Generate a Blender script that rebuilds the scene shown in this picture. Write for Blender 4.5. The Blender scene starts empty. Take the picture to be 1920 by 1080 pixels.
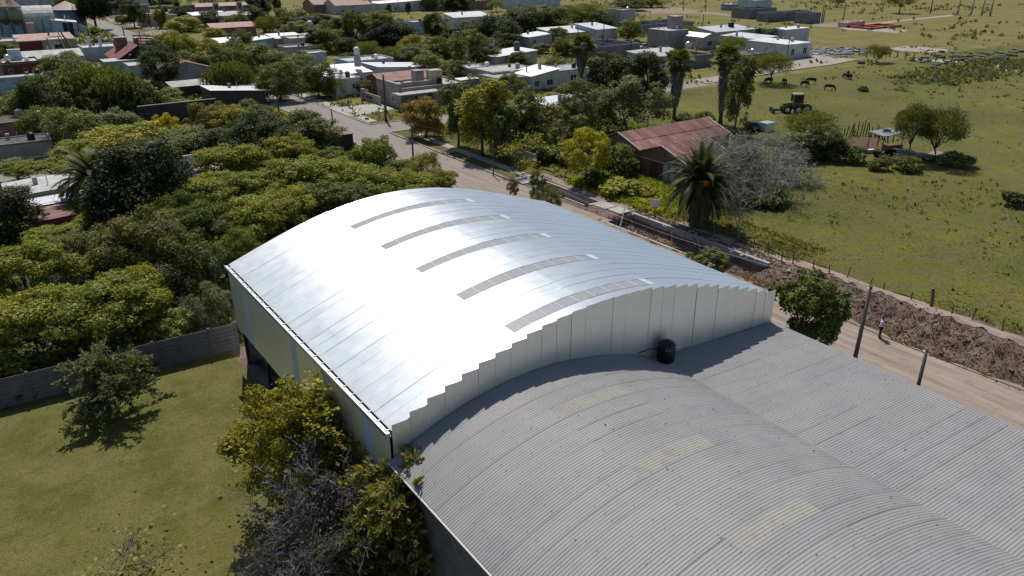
import bpy, math, random
import numpy as np
from mathutils import Vector, Matrix
PI = math.pi
R = math.radians
scene = bpy.context.scene
COL = scene.collection

# ---------------- camera ----------------
FPX = 1430.0; PITCH = R(24.0); HEAD = R(35.35); CAMH = 28.0
cam_data = bpy.data.cameras.new('camera')
cam = bpy.data.objects.new('camera', cam_data); COL.objects.link(cam)
cam_data.sensor_width = 36.0; cam_data.lens = 36.0 * FPX / 1920.0
cam_data.clip_start = 0.5; cam_data.clip_end = 6000
cam.location = (0, 0, CAMH)
cam.rotation_euler = (PI / 2 - PITCH, 0, -HEAD)
scene.camera = cam

# ---------------- sky and sun ----------------
SUN = Vector((0.20, 0.60, 1.0)).normalized()
world = bpy.data.worlds.new('World'); scene.world = world; world.use_nodes = True
wn = world.node_tree
for n in list(wn.nodes): wn.nodes.remove(n)
sky = wn.nodes.new('ShaderNodeTexSky'); sky.sky_type = 'NISHITA'; sky.sun_disc = False
sky.sun_elevation = math.asin(SUN.z); sky.sun_rotation = math.atan2(SUN.x, SUN.y)
sky.air_density = 1.0; sky.dust_density = 0.8; sky.ozone_density = 1.2
bg = wn.nodes.new('ShaderNodeBackground'); bg.inputs['Strength'].default_value = 0.085
wo = wn.nodes.new('ShaderNodeOutputWorld')
wn.links.new(sky.outputs[0], bg.inputs[0]); wn.links.new(bg.outputs[0], wo.inputs[0])
sl = bpy.data.lights.new('sun', 'SUN'); sl.energy = 4.3; sl.angle = R(0.53); sl.color = (1.0, 0.95, 0.87)
so = bpy.data.objects.new('sun', sl); COL.objects.link(so); so.location = (20, 60, 120)
so.rotation_euler = SUN.to_track_quat('Z', 'Y').to_euler()
scene.view_settings.view_transform = 'Standard'; scene.view_settings.look = 'None'
scene.view_settings.gamma = 1.0; scene.view_settings.exposure = 0.1
scene.view_settings.use_curve_mapping = False
scene.render.engine = 'CYCLES'
scene.cycles.max_bounces = 6; scene.cycles.transparent_max_bounces = 8

# ---------------- survey: where a point of the ground (or of height z) lies ----------------
SP, CP, SH, CH = math.sin(PITCH), math.cos(PITCH), math.sin(HEAD), math.cos(HEAD)
def ray(px, py):
    u = (px - 960) / FPX; v = (py - 540) / FPX
    f = CP - v * SP
    return (f * SH + u * CH, f * CH - u * SH, -(SP + v * CP))
def at(px, py, z=0.0):
    d = ray(px, py); t = (z - CAMH) / d[2]
    return Vector((d[0] * t, d[1] * t, z))
def onx(px, py, x):
    d = ray(px, py); t = x / d[0]
    return Vector((x, d[1] * t, CAMH + d[2] * t))
def depth(p):
    return (p[0] * SH + p[1] * CH) * CP + (CAMH - p[2]) * SP
def height_at(g, px, py):
    d = ray(px, py); t = math.hypot(g[0], g[1]) / math.hypot(d[0], d[1])
    return CAMH + d[2] * t

# ---------------- object helpers ----------------
def tag(o, label=None, cat=None, group=None, kind=None):
    if label: o['label'] = label
    if cat: o['category'] = cat
    if group: o['group'] = group
    if kind: o['kind'] = kind
    return o
def empty(name, loc=(0, 0, 0), rz=0.0):
    o = bpy.data.objects.new(name, None); COL.objects.link(o)
    o.location = loc; o.rotation_euler = (0, 0, rz); o.empty_display_size = 0.3
    return o
def link(name, me, parent=None, loc=(0, 0, 0)):
    o = bpy.data.objects.new(name, me); COL.objects.link(o)
    if parent: o.parent = parent
    o.location = loc
    return o
def np_mesh(name, V, F, mat, smooth=False):
    V = np.asarray(V, dtype=np.float32).reshape(-1, 3); F = np.asarray(F, dtype=np.int32)
    k = F.shape[1]; me = bpy.data.meshes.new(name)
    me.vertices.add(len(V)); me.vertices.foreach_set('co', V.ravel())
    me.loops.add(F.size); me.loops.foreach_set('vertex_index', F.ravel())
    me.polygons.add(len(F))
    me.polygons.foreach_set('loop_start', np.arange(0, F.size, k, dtype=np.int32))
    me.polygons.foreach_set('loop_total', np.full(len(F), k, dtype=np.int32))
    if smooth: me.polygons.foreach_set('use_smooth', np.ones(len(F), dtype=bool))
    me.materials.append(mat); me.update(calc_edges=True)
    return me
class MB:
    def __init__(s): s.v = []; s.f = []
    def add(s, vs, fs):
        b = len(s.v); s.v += [tuple(v) for v in vs]; s.f += [tuple(i + b for i in f) for f in fs]; return s
    def box(s, x0, x1, y0, y1, z0, z1):
        return s.add([(x0,y0,z0),(x1,y0,z0),(x1,y1,z0),(x0,y1,z0),(x0,y0,z1),(x1,y0,z1),(x1,y1,z1),(x0,y1,z1)],
                     [(0,3,2,1),(4,5,6,7),(0,1,5,4),(1,2,6,5),(2,3,7,6),(3,0,4,7)])
    def slab(s, pts, t):       # top polygon given, thickness t downwards
        n = len(pts); top = [tuple(p) for p in pts]; bot = [(p[0], p[1], p[2] - t) for p in pts]
        return s.add(top + bot, [tuple(range(n)), tuple(range(2*n-1, n-1, -1))] + [(i, i+n, (i+1) % n + n, (i+1) % n) for i in range(n)])
    def prism(s, poly, a0, a1, axis):  # polygon in (u,z); extruded along axis 'x' or 'y'
        n = len(poly)
        mk = (lambda u, z, a: (a, u, z)) if axis == 'x' else (lambda u, z, a: (u, a, z))
        vs = [mk(u, z, a0) for u, z in poly] + [mk(u, z, a1) for u, z in poly]
        return s.add(vs, [tuple(range(n)), tuple(range(2*n-1, n-1, -1))] + [(i, i+n, (i+1) % n + n, (i+1) % n) for i in range(n)])
    def tube(s, pts, rads, n=6, cap=True):
        pts = [Vector(p) for p in pts]; rings = []
        b = len(s.v)
        for i, p in enumerate(pts):
            d = (pts[min(i+1, len(pts)-1)] - pts[max(i-1, 0)])
            if d.length < 1e-6: d = Vector((0, 0, 1))
            d.normalize()
            a = d.orthogonal().normalized() if abs(d.z) < .95 else d.cross(Vector((0, 1, 0))).normalized()
            c = d.cross(a); r = rads[i] if hasattr(rads, '__len__') else rads
            for k in range(n):
                t = 2 * PI * k / n
                s.v.append(tuple(p + a * (r * math.cos(t)) + c * (r * math.sin(t))))
        for i in range(len(pts) - 1):
            for k in range(n):
                s.f.append((b+i*n+k, b+i*n+(k+1) % n, b+(i+1)*n+(k+1) % n, b+(i+1)*n+k))
        if cap:
            s.f.append(tuple(b + k for k in range(n-1, -1, -1)))
            s.f.append(tuple(b + (len(pts)-1)*n + k for k in range(n)))
        return s
    def cyl(s, x, y, z0, z1, r0, r1=None, n=14):
        return s.tube([(x, y, z0), (x, y, z1)], [r0, r0 if r1 is None else r1], n)
    def mesh(s, name, mat, smooth=False):
        me = bpy.data.meshes.new(name); me.from_pydata(s.v, [], s.f); me.materials.append(mat)
        if smooth:
            for p in me.polygons: p.use_smooth = True
        me.update(); return me
    def build(s, name, mat, parent=None, smooth=False, loc=(0, 0, 0)):
        return link(name, s.mesh(name, mat, smooth), parent, loc)
def copy_tree(o, parent=None):
    c = o.copy(); COL.objects.link(c); c.parent = parent
    for ch in [x for x in o.children]: copy_tree(ch, c)
    return c

# ---------------- materials ----------------
class NT:
    def __init__(s, name):
        s.m = bpy.data.materials.new(name); s.m.use_nodes = True; s.t = s.m.node_tree
        for n in list(s.t.nodes): s.t.nodes.remove(n)
        s.out = s.n('ShaderNodeOutputMaterial')
    def n(s, typ, **kw):
        nd = s.t.nodes.new(typ)
        for k, v in kw.items(): setattr(nd, k, v)
        return nd
    def l(s, a, b): s.t.links.new(a, b)
    def coord(s, scale=(1, 1, 1), space='Object', rot=(0, 0, 0)):
        tc = s.n('ShaderNodeTexCoord'); mp = s.n('ShaderNodeMapping')
        mp.inputs['Scale'].default_value = scale; mp.inputs['Rotation'].default_value = rot
        if space == 'World':
            g = s.n('ShaderNodeNewGeometry'); s.l(g.outputs['Position'], mp.inputs[0])
        else: s.l(tc.outputs[space], mp.inputs[0])
        return mp.outputs[0]
    def noise(s, vec, scale, detail=4, rough=.6):
        nd = s.n('ShaderNodeTexNoise'); nd.inputs['Scale'].default_value = scale
        nd.inputs['Detail'].default_value = detail; nd.inputs['Roughness'].default_value = rough
        s.l(vec, nd.inputs['Vector']); return nd.outputs['Fac']
    def ramp(s, fac, stops):
        r = s.n('ShaderNodeValToRGB'); e = r.color_ramp.elements
        while len(e) > 1: e.remove(e[-1])
        e[0].position = stops[0][0]; e[0].color = (*stops[0][1], 1) if hasattr(stops[0][1], '__len__') else (stops[0][1],)*3 + (1,)
        for p, c in stops[1:]:
            q = e.new(p); q.color = (*c, 1) if hasattr(c, '__len__') else (c, c, c, 1)
        s.l(fac, r.inputs[0]); return r.outputs[0]
    def mix(s, a, b, fac, mode='MIX'):
        m = s.n('ShaderNodeMix', data_type='RGBA', blend_type=mode)
        for inp, v in ((m.inputs[6], a), (m.inputs[7], b)):
            if hasattr(v, 'is_linked') or isinstance(v, bpy.types.NodeSocket): s.l(v, inp)
            else: inp.default_value = (*v, 1)
        if isinstance(fac, (int, float)): m.inputs[0].default_value = fac
        else: s.l(fac, m.inputs[0])
        return m.outputs[2]
    def bump(s, h, strength=.3, dist=.05):
        b = s.n('ShaderNodeBump'); b.inputs['Strength'].default_value = strength; b.inputs['Distance'].default_value = dist
        s.l(h, b.inputs['Height']); return b.outputs[0]
    def bsdf(s, col, rough=.7, metal=0.0, normal=None, spec=.3):
        p = s.n('ShaderNodeBsdfPrincipled')
        for key, v in (('Base Color', col), ('Roughness', rough), ('Metallic', metal)):
            if isinstance(v, bpy.types.NodeSocket): s.l(v, p.inputs[key])
            elif key == 'Base Color': p.inputs[key].default_value = (*v, 1)
            else: p.inputs[key].default_value = v
        p.inputs['Specular IOR Level'].default_value = spec
        if normal is not None: s.l(normal, p.inputs['Normal'])
        s.l(p.outputs[0], s.out.inputs[0]); s.p = p; return s.m
_cache = {}
def plain(rgb, rough=.75, metal=0.0, var=.25, scale=1.5, bump=.15, name=None):
    key = (tuple(rgb), rough, metal, var, scale, bump)
    if key in _cache: return _cache[key]
    t = NT(name or 'painted_surface'); co = t.coord((1, 1, 1), 'World')
    a = t.noise(co, scale, 6, .65); b = t.noise(co, scale * 14, 3, .6)
    d = tuple(c * (1 - var) for c in rgb); h = tuple(min(1, c * (1 + var * .6)) for c in rgb)
    c1 = t.ramp(a, [(.3, d), (.5, rgb), (.75, h)])
    c2 = t.mix(c1, (0.35, 0.33, 0.3), t.ramp(t.noise(t.coord((1, 1, .25), 'World'), scale * 2.2, 5, .7), [(.55, 0.0), (.8, var)]), 'MULTIPLY')
    m = t.bsdf(c2, rough, metal, t.bump(b, bump, .03)); _cache[key] = m; return m

def metal_roof(name, base, rough, metal, streak=.15, bumpd=.03, dentscale=.5):
    t = NT(name); co = t.coord((1, 1, 1), 'World'); cs = t.coord((.25, 2.4, 1), 'World')
    oi = t.n('ShaderNodeObjectInfo')
    st = t.noise(cs, 1.6, 5, .7); bl = t.noise(co, .9, 5, .6); fine = t.noise(co, 18, 2, .5)
    c = t.mix(base, tuple(x * .72 for x in base), t.ramp(st, [(.45, 0.0), (.8, streak * 3)]))
    c = t.mix(c, tuple(x * .8 for x in base), t.ramp(oi.outputs['Random'], [(0, 0.0), (1, streak * 1.5)]))
    c = t.mix(c, tuple(x * .5 for x in base), t.ramp(t.noise(t.coord((.35, 1.3, 1), 'World'), .8, 9, .75), [(.60, 0.0), (.74, .55)]))
    mr = t.n('ShaderNodeMapRange'); t.l(bl, mr.inputs[0]); mr.inputs[1].default_value = .3; mr.inputs[2].default_value = .75
    mr.inputs[3].default_value = rough * .93; mr.inputs[4].default_value = rough * 1.12
    dn = t.noise(t.coord((.6, 1.2, 1), 'World'), dentscale, 3, .5)
    ad = t.n('ShaderNodeMath', operation='MULTIPLY_ADD'); t.l(fine, ad.inputs[0]); ad.inputs[1].default_value = .03; t.l(dn, ad.inputs[2])
    return t.bsdf(c, mr.outputs[0], metal, t.bump(ad.outputs[0], .5, bumpd), .5)
M = {}
M['new_roof'] = metal_roof('bright_zinc_sheet', (.74, .785, .80), .335, .74, .07, .004)
M['new_wall'] = metal_roof('zinc_wall_sheet', (.84, .84, .80), .40, .70, .08, .01)
M['skylight'] = plain((.25, .265, .28), .45, 0, .08, 3, .05, 'skylight_plastic')
M['skylight_lap'] = plain((.52, .54, .56), .4, .3, .06, 3, .05, 'lap_strip')
M['wall_light'] = plain((.42, .50, .56), .35, 0, .06, 3, .05, 'translucent_wall_sheet')

# weathered fibre-cement sheet, with dark laps
def fibre():
    t = NT('weathered_grey_sheet'); co = t.coord((1, 1, 1), 'World'); oi = t.n('ShaderNodeObjectInfo')
    a = t.noise(co, .35, 6, .65); b = t.noise(t.coord((.5, 3, 1), 'World'), 1.3, 6, .7); f = t.noise(co, 22, 3, .6)
    c = t.ramp(a, [(.3, (.225, .222, .225)), (.6, (.262, .257, .258)), (.8, (.285, .278, .275))])
    c = t.mix(c, (.175, .175, .178), t.ramp(b, [(.50, 0.0), (.74, .6)]))
    c = t.mix(c, (.30, .28, .26), t.ramp(oi.outputs['Random'], [(.4, 0.0), (1, .25)]))
    return t.bsdf(c, .6, .08, t.bump(f, .2, .01), .3)
M['old_roof'] = fibre()
def old_sky():
    t = NT('yellowed_skylight'); co = t.coord((1, 1, 1), 'World')
    a = t.noise(co, 1.2, 6, .7); f = t.noise(co, 14, 3, .7)
    c = t.ramp(a, [(.35, (.235, .226, .205)), (.55, (.285, .278, .25)), (.7, (.245, .24, .212))])
    c = t.mix(c, (.16, .15, .11), t.ramp(f, [(.58, 0.0), (.72, .6)]))
    return t.bsdf(c, .7, 0, t.bump(f, .3, .01))
M['old_skylight'] = old_sky()
def rust_roof():
    t = NT('rusty_red_sheet'); co = t.coord((1, 1, 1), 'World'); oi = t.n('ShaderNodeObjectInfo')
    a = t.noise(t.coord((.8, .5, 1), 'World'), .8, 7, .7); b = t.noise(t.coord((2.5, .6, 1), 'World'), 1.2, 5, .7)
    c = t.ramp(a, [(.3, (.12, .05, .042)), (.5, (.21, .095, .08)), (.75, (.31, .16, .125))])
    c = t.mix(c, (.48, .38, .31), t.ramp(b, [(.57, 0.0), (.70, .75)]))
    c = t.mix(c, (.10, .042, .036), t.ramp(oi.outputs['Random'], [(0, 0.0), (1, .75)]))
    return t.bsdf(c, .6, .15, t.bump(b, .2, .02), .35)
M['rust'] = rust_roof()
M['block'] = plain((.15, .14, .14), .9, 0, .35, 2, .4, 'grey_block'); M['brick'] = plain((.17, .105, .08), .9, 0, .4, 2, .5, 'old_brick')
M['mortar'] = plain((.26, .25, .24), .95, 0, .2, 3, .2, 'mortar')
M['concrete'] = plain((.34, .32, .30), .85, 0, .25, .7, .3, 'concrete'); M['pole_wood'] = plain((.12, .095, .08), .85, 0, .3, 3, .4, 'weathered_timber')
M['dark_steel'] = plain((.05, .05, .055), .5, .4, .2, 2, .1, 'dark_steel'); M['white'] = plain((.72, .72, .70), .6, 0, .1, 1, .1, 'white_paint')
M['galv'] = plain((.55, .56, .58), .35, .8, .1, 1, .1, 'galvanised_trim')
M['black_plastic'] = plain((.012, .012, .014), .35, 0, .1, 2, .05, 'black_plastic')
M['slab_fence'] = plain((.14, .138, .14), .85, 0, .3, 1.5, .4, 'cast_concrete')
M['glass'] = plain((.02, .025, .03), .12, 0, .1, 1, .02, 'window_glass')
M['wire'] = plain((.06, .06, .06), .5, .2, .1, 1, 0, 'cable'); M['wire_pale'] = plain((.5, .5, .5), .4, .5, .1, 1, 0, 'pale_cable')

def leaf_mat(name, transl=.35, rough=.55):
    t = NT(name); oi = t.n('ShaderNodeObjectInfo'); g = t.n('ShaderNodeNewGeometry')
    tc = t.coord((1, 1, 1), 'Object')
    v = t.ramp(g.outputs['Random Per Island'], [(0, .55), (.5, .95), (1, 1.5)])
    big = t.ramp(t.noise(tc, .55, 3, .6), [(.3, (.72, .80, .75)), (.5, (1, 1, 1)), (.72, (1.35, 1.18, .85))])
    c = t.mix(oi.outputs['Color'], v, 1.0, 'MULTIPLY'); c = t.mix(c, big, 1.0, 'MULTIPLY')
    d = t.n('ShaderNodeBsdfPrincipled'); t.l(c, d.inputs['Base Color']); d.inputs['Roughness'].default_value = rough
    d.inputs['Specular IOR Level'].default_value = .18
    tr = t.n('ShaderNodeBsdfTranslucent'); t.l(t.mix(c, (1.25, 1.3, .6), 1.0, 'MULTIPLY'), tr.inputs[0])
    m = t.n('ShaderNodeMixShader'); m.inputs[0].default_value = transl
    t.l(d.outputs[0], m.inputs[1]); t.l(tr.outputs[0], m.inputs[2]); t.l(m.outputs[0], t.out.inputs[0])
    return t.m
M['leaf'] = leaf_mat('foliage'); M['leaf_gloss'] = leaf_mat('glossy_foliage', .25, .6); M['dry_leaf'] = leaf_mat('dry_foliage', .12, .8)
M['bark'] = plain((.10, .08, .065), .9, 0, .35, 4, .5, 'bark'); M['bark_pale'] = plain((.26, .24, .22), .9, 0, .3, 4, .4, 'pale_bark')
M['dead_twig'] = plain((.17, .155, .16), .85, 0, .3, 3, .2, 'dead_grey_twigs')
M['twig'] = plain((.27, .25, .245), .85, 0, .3, 3, .2, 'grey_twigs')
def colobj(o, c): o.color = (*c, 1); return o
# ================= setting =================
rng = np.random.default_rng(7)
def sm(a, b, x):
    t = np.clip((x - a) / (b - a), 0, 1); return t * t * (3 - 2 * t)
def bank_z(x, y):
    # trench between the dirt road and the pasture
    n = .20 * np.sin(y * 1.3) + .17 * np.sin(y * 2.9 + x) + .16 * np.sin(x * 3.1 + y * .7) + .13 * np.sin(y * 5.3 - x * 2.2) * np.sin(x * 2.3 + y * .4) + .08 * np.sin(y * 8.1 + x * 5.0)
    prof = np.interp(x, [54.6, 55.6, 57.2, 58.6, 60.6, 62.0, 63.4], [0, -.25, -1.15, -1.05, -.1, .45, .05])
    near = 1 - sm(36, 42, y)
    box = np.interp(x, [55.4, 55.9, 59.6, 60.0], [0, -1.25, -1.3, 0])
    m2 = sm(40, 43, y) * (1 - sm(60.2, 61.0, y))
    box2 = np.interp(x, [57.2, 57.7, 59.6, 60.0], [0, -1.1, -1.1, 0]); m3 = sm(65.5, 66.2, y) * (1 - sm(76.5, 77.5, y))
    w = np.clip(np.sin((x - 54.6) / 8.8 * np.pi), 0, 1)
    return prof * near + box * m2 + box2 * m3 + .62 * n * w * np.clip(near + m2 * .35, 0, 1)
xs = np.concatenate([np.linspace(-1500, -90, 10), np.arange(-80, 54, 6.7), np.arange(54.0, 64.6, .2), np.arange(66, 130, 8), np.linspace(140, 2600, 26)])
ys = np.concatenate([np.linspace(-600, -40, 8), np.arange(-30, 85, .3), np.arange(88, 200, 12), np.linspace(220, 3200, 26)])
X, Y = np.meshgrid(xs, ys); Z = bank_z(X, Y) * ((X > 54) & (X < 64)) * (Y < 85) * (Y > -30)
def grid_mesh(name, X, Y, Z, mat, smooth=True):
    h, w = X.shape; idx = np.arange(h * w).reshape(h, w)
    F = np.stack([idx[:-1, :-1], idx[:-1, 1:], idx[1:, 1:], idx[1:, :-1]], -1).reshape(-1, 4)
    return np_mesh(name, np.stack([X, Y, Z], -1), F, mat, smooth)

def grass_mat(name, cols, patch, patch_lo, fine=9, bumpd=.08, patch_scale=.06, stripes=0):
    t = NT(name); co = t.coord((1, 1, 1), 'World')
    a = t.noise(co, .05, 6, .62); b = t.noise(co, .35, 6, .7); f = t.noise(co, fine, 4, .7); mid = t.noise(co, 1.7, 4, .65)
    c = t.ramp(a, [(.32, cols[0]), (.5, cols[1]), (.68, cols[2])])
    c = t.mix(c, cols[3], t.ramp(b, [(.42, 0.0), (.60, .95)]))
    c = t.mix(c, tuple(x * .55 for x in cols[0]), t.ramp(mid, [(.52, 0.0), (.75, .4)]))
    if stripes: c = t.mix(c, cols[3], t.ramp(t.noise(t.coord((.25, 1.6, 1), 'World', rot=(0, 0, .5)), .5, 5, .7), [(.45, 0.0), (.7, stripes)]))
    c = t.mix(c, patch, t.ramp(t.noise(co, patch_scale, 7, .68), [(patch_lo, 0.0), (patch_lo + .08, .9)]))
    c = t.mix(c, t.ramp(f, [(.25, .5), (.5, 1.0), (.8, 1.5)]), 1.0, 'MULTIPLY')
    ad = t.n('ShaderNodeMath', operation='ADD'); t.l(f, ad.inputs[0]); t.l(mid, ad.inputs[1])
    return t.bsdf(c, .9, 0, t.bump(ad.outputs[0], .9, bumpd), .15)
M['field'] = grass_mat('rough_field', [(.11, .10, .035), (.15, .135, .045), (.18, .155, .065), (.19, .155, .085)], (.24, .19, .145), .60, 4, .12)
M['pasture'] = grass_mat('pasture_grass', [(.065, .078, .013), (.105, .112, .018), (.15, .148, .024), (.115, .098, .038)], (.2, .165, .10), .69, 5, .14)
M['lawn'] = grass_mat('mown_grass', [(.06, .068, .012), (.092, .095, .017), (.125, .12, .026), (.135, .125, .042)], (.085, .09, .016), .60, 12, .05, .12, .5)
M['soil'] = grass_mat('leaf_litter', [(.045, .04, .02), (.06, .055, .025), (.08, .07, .035), (.05, .055, .02)], (.12, .085, .065), .6, 5, .1)

def road_mat():
    t = NT('dirt_road'); co = t.coord((1, 1, 1), 'World'); sp = t.n('ShaderNodeSeparateXYZ'); t.l(co, sp.inputs[0])
    a = t.noise(t.coord((1, .07, 1), 'World'), 1.6, 8, .72); b = t.noise(co, .6, 6, .7); f = t.noise(co, 9, 4, .7)
    dirt = t.ramp(a, [(.3, (.17, .13, .105)), (.48, (.265, .21, .172)), (.7, (.35, .285, .24))])
    con = t.ramp(a, [(.3, (.20, .175, .155)), (.5, (.245, .22, .20)), (.75, (.29, .265, .24))])
    mr = t.n('ShaderNodeMapRange'); t.l(sp.outputs[1], mr.inputs[0]); mr.inputs[1].default_value = 62; mr.inputs[2].default_value = 105
    c = t.mix(dirt, con, mr.outputs[0])
    c = t.mix(c, (.17, .12, .09), t.ramp(b, [(.55, 0.0), (.75, .6)]))
    c = t.mix(c, t.ramp(f, [(.2, .75), (.8, 1.2)]), 1.0, 'MULTIPLY')
    return t.bsdf(c, .95, 0, t.bump(f, .5, .03), .15)
M['road'] = road_mat()
def bank_mat():
    t = NT('ground'); co = t.coord((1, 1, 1), 'World'); sp = t.n('ShaderNodeSeparateXYZ'); t.l(co, sp.inputs[0])
    a = t.noise(co, 1.1, 7, .7); b = t.noise(co, .05, 6, .65); f = t.noise(co, 6, 5, .75)
    earth = t.ramp(a, [(.3, (.085, .06, .052)), (.5, (.155, .112, .095)), (.7, (.25, .185, .15))])
    grass = t.ramp(t.noise(co, .12, 7, .7), [(.3, (.11, .10, .035)), (.5, (.155, .138, .045)), (.64, (.185, .155, .07)), (.75, (.25, .2, .15))])
    wx = t.ramp(t.mix(sp.outputs[0], sp.outputs[0], 0.0), [(0, 0.0), (1, 1.0)])
    g1 = t.n('ShaderNodeMath', operation='GREATER_THAN'); t.l(sp.outputs[0], g1.inputs[0]); g1.inputs[1].default_value = 66
    g2 = t.n('ShaderNodeMath', operation='GREATER_THAN'); t.l(sp.outputs[1], g2.inputs[0]); g2.inputs[1].default_value = 100
    mx = t.n('ShaderNodeMath', operation='MAXIMUM'); t.l(g1.outputs[0], mx.inputs[0]); t.l(g2.outputs[0], mx.inputs[1])
    c = t.mix(earth, grass, mx.outputs[0])
    c = t.mix(c, t.ramp(f, [(.25, .45), (.5, 1.0), (.8, 1.5)]), 1.0, 'MULTIPLY')
    return t.bsdf(c, .95, 0, t.bump(f, 1.0, .1), .1)
M['ground'] = bank_mat()
g = link('ground', grid_mesh('ground', X, Y, Z, M['ground'])); tag(g, kind='structure')

def sheet(name, pts, z, mat, sub=None):
    m = MB(); m.add([(p[0], p[1], z) for p in pts], [tuple(range(len(pts)))])
    return tag(m.build(name, mat), kind='structure')
# lawn left of the halls, inside the slab fence
sheet('lawn', [(-70, -20), (12.1, -20), (12.1, 54.1), (-70, 56.5)], .02, M['lawn'])
sheet('yard_soil', [(-90, 56.7), (12.1, 54.3), (47.0, 54.3), (47.0, 112), (-90, 114)], .012, M['soil'])
sheet('bare_earth', [(8.2, 8), (12.08, 8), (12.08, 31), (9.2, 27), (8.9, 20), (7.8, 14)], .028, plain((.26, .20, .15), .95, 0, .3, 1.2, .3, 'bare_earth'))
# undulating pasture
px_ = np.concatenate([np.arange(63.2, 120, 1.6), np.arange(121, 200, 4), np.linspace(204, 800, 40)])
py_ = np.concatenate([np.arange(-60, 115, 2.0), [115.0]])
Xp, Yp = np.meshgrid(px_, py_)
Xp = Xp + (Xp < 63.3) * (.35 * np.sin(Yp * .7) + .25 * np.sin(Yp * 1.9))
Zp = .05 + .06 * np.sin(Xp * .31 + Yp * .17) + .05 * np.sin(Xp * .11 - Yp * .37) + .07
mask = (Yp < 115.5)
tag(link('pasture', grid_mesh('pasture', Xp, Yp, Zp, M['pasture'])), kind='structure')
# dirt road with wavering edge
def strip(name, x0, x1, ya, yb, z, mat, amp=.35, step=1.0):
    yy = np.arange(ya, yb + step, step); xx = np.linspace(x0, x1, 6)
    Xr, Yr = np.meshgrid(xx, yy)
    Xr = Xr + (Xr == xx[0]) * amp * (np.sin(Yr * .5) + .6 * np.sin(Yr * 1.7)) + (Xr == xx[-1]) * amp * (np.sin(Yr * .43 + 1) + .6 * np.sin(Yr * 1.9))
    return tag(link(name, grid_mesh(name, Xr, Yr, Xr * 0 + z, mat)), kind='structure')
strip('dirt_road', 40.6, 55.2, -30, 62, .034, M['road'])
yy_ = np.arange(-27, 61.8, .3); xx_ = np.arange(61.6, 63.41, .2); Xc, Yc = np.meshgrid(xx_, yy_)
Xc = Xc + (Xc == xx_[0]) * .16 * (np.sin(Yc * .9) + .7 * np.sin(Yc * 2.3) + .5 * np.sin(Yc * 5.1)) + (Xc == xx_[-1]) * .18 * np.sin(Yc * 1.6)
tag(link('crest_path', grid_mesh('crest_path', Xc, Yc, bank_z(Xc, Yc) + .045, plain((.29, .215, .175), .95, 0, .35, 1.1, .4, 'trodden_earth'))), kind='structure')
strip('street', 48.6, 56.2, 60, 114.5, .038, M['road'], .12)
strip('street', 49.3, 56.4, 121.8, 520, .038, M['road'], .08, 3)
sheet('crossing', [(46.5, 114.3), (58.5, 114.8), (58.5, 122.2), (46.5, 121.9)], .036, M['road'])
sheet('cross_street', [(58.4, 115.2), (150, 117.0), (150, 124.0), (58.4, 122.0)], .034, M['road'])
sheet('side_street', [(-120, 116.5), (46.6, 114.6), (46.6, 121.6), (-120, 126)], .034, M['road'])
pathcol = plain((.29, .25, .215), .95, 0, .25, .5, .3, 'pale_track'); dirtcol = plain((.23, .165, .13), .95, 0, .35, .25, .3, 'bare_dirt')
def psheet(name, pix, z, mat): return sheet(name, [at(*p) for p in pix], z, mat)
psheet('dirt_track', [(1325,158),(1300,150),(1420,133),(1480,118),(1500,105),(1530,95),(1560,108),(1610,112),(1560,122),(1480,133),(1400,146)], .14, pathcol)
psheet('dirt_track', [(1590,47),(1640,43),(1790,27),(1790,30),(1700,39),(1640,47),(1600,51)], .05, pathcol)
psheet('dirt_track', [(1180,17),(1250,12),(1330,22),(1400,30),(1400,34),(1320,26),(1240,26),(1150,25)], .05, dirtcol)
psheet('bare_patch', [(1575,52),(1640,50),(1680,55),(1705,58),(1680,62),(1620,58),(1580,56)], .06, pathcol)
psheet('bare_patch', [(1663,92),(1700,86),(1750,90),(1790,95),(1740,99),(1690,96)], .06, pathcol)
psheet('bare_patch', [(1530,42),(1580,44),(1575,52),(1520,50)], .055, dirtcol)
psheet('stony_track', [(1690,112),(1760,112),(1840,122),(1930,128),(1930,138),(1860,132),(1760,118)], .2, pathcol)
psheet('wheel_track', [(110,72),(230,70),(285,58),(240,48),(208,42),(196,32),(204,22),(214,22),(212,32),(222,40),(258,42),(300,52),(320,62),(290,80),(220,80),(110,80)], .05, M['road'])
psheet('grass_island', [(115,66),(150,60),(200,58),(215,64),(190,69),(120,70)], .07, M['pasture'])
psheet('grass_verge', [(112,80),(215,77),(300,82),(330,90),(230,98),(112,100)], .06, M['pasture'])
# verge and pavement east of the street
sheet('grass_verge', [(56.7, 122.4), (66.5, 122.4), (66.5, 131), (60, 131.4), (60, 136), (56.9, 136)], .045, M['pasture'])
sheet('pavement', [(57.2, 124.5), (59.0, 124.5), (59.0, 170), (57.2, 170)], .06, M['concrete'])
sheet('driveway', [(56.5, 131.4), (63.5, 131.4), (66.8, 133), (66.8, 139.5), (56.5, 141)], .065, M['concrete'])
sheet('grass_verge', [(57.3, 78), (69, 80), (72, 114.6), (57.6, 114.8)], .04, M['pasture'])
sheet('pavement', [(58.8, 79.0), (60.2, 79.0), (60.2, 112), (58.8, 112)], .055, M['concrete'])
sheet('trodden_verge', [(60.0, 62), (61.7, 62), (62.2, 80), (60.6, 80)], .05, plain((.24, .19, .155), .95, 0, .35, 1.1, .4, 'verge_earth'))
sheet('grass_verge', [(61.5, 55.0), (73, 55.0), (73, 79), (62.8, 74), (61.8, 66)], .05, M['pasture'])
sheet('grass_verge', [(92, 129), (120, 127), (120, 124.6), (82, 122.6), (82, 131)], .05, M['pasture'])
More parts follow.
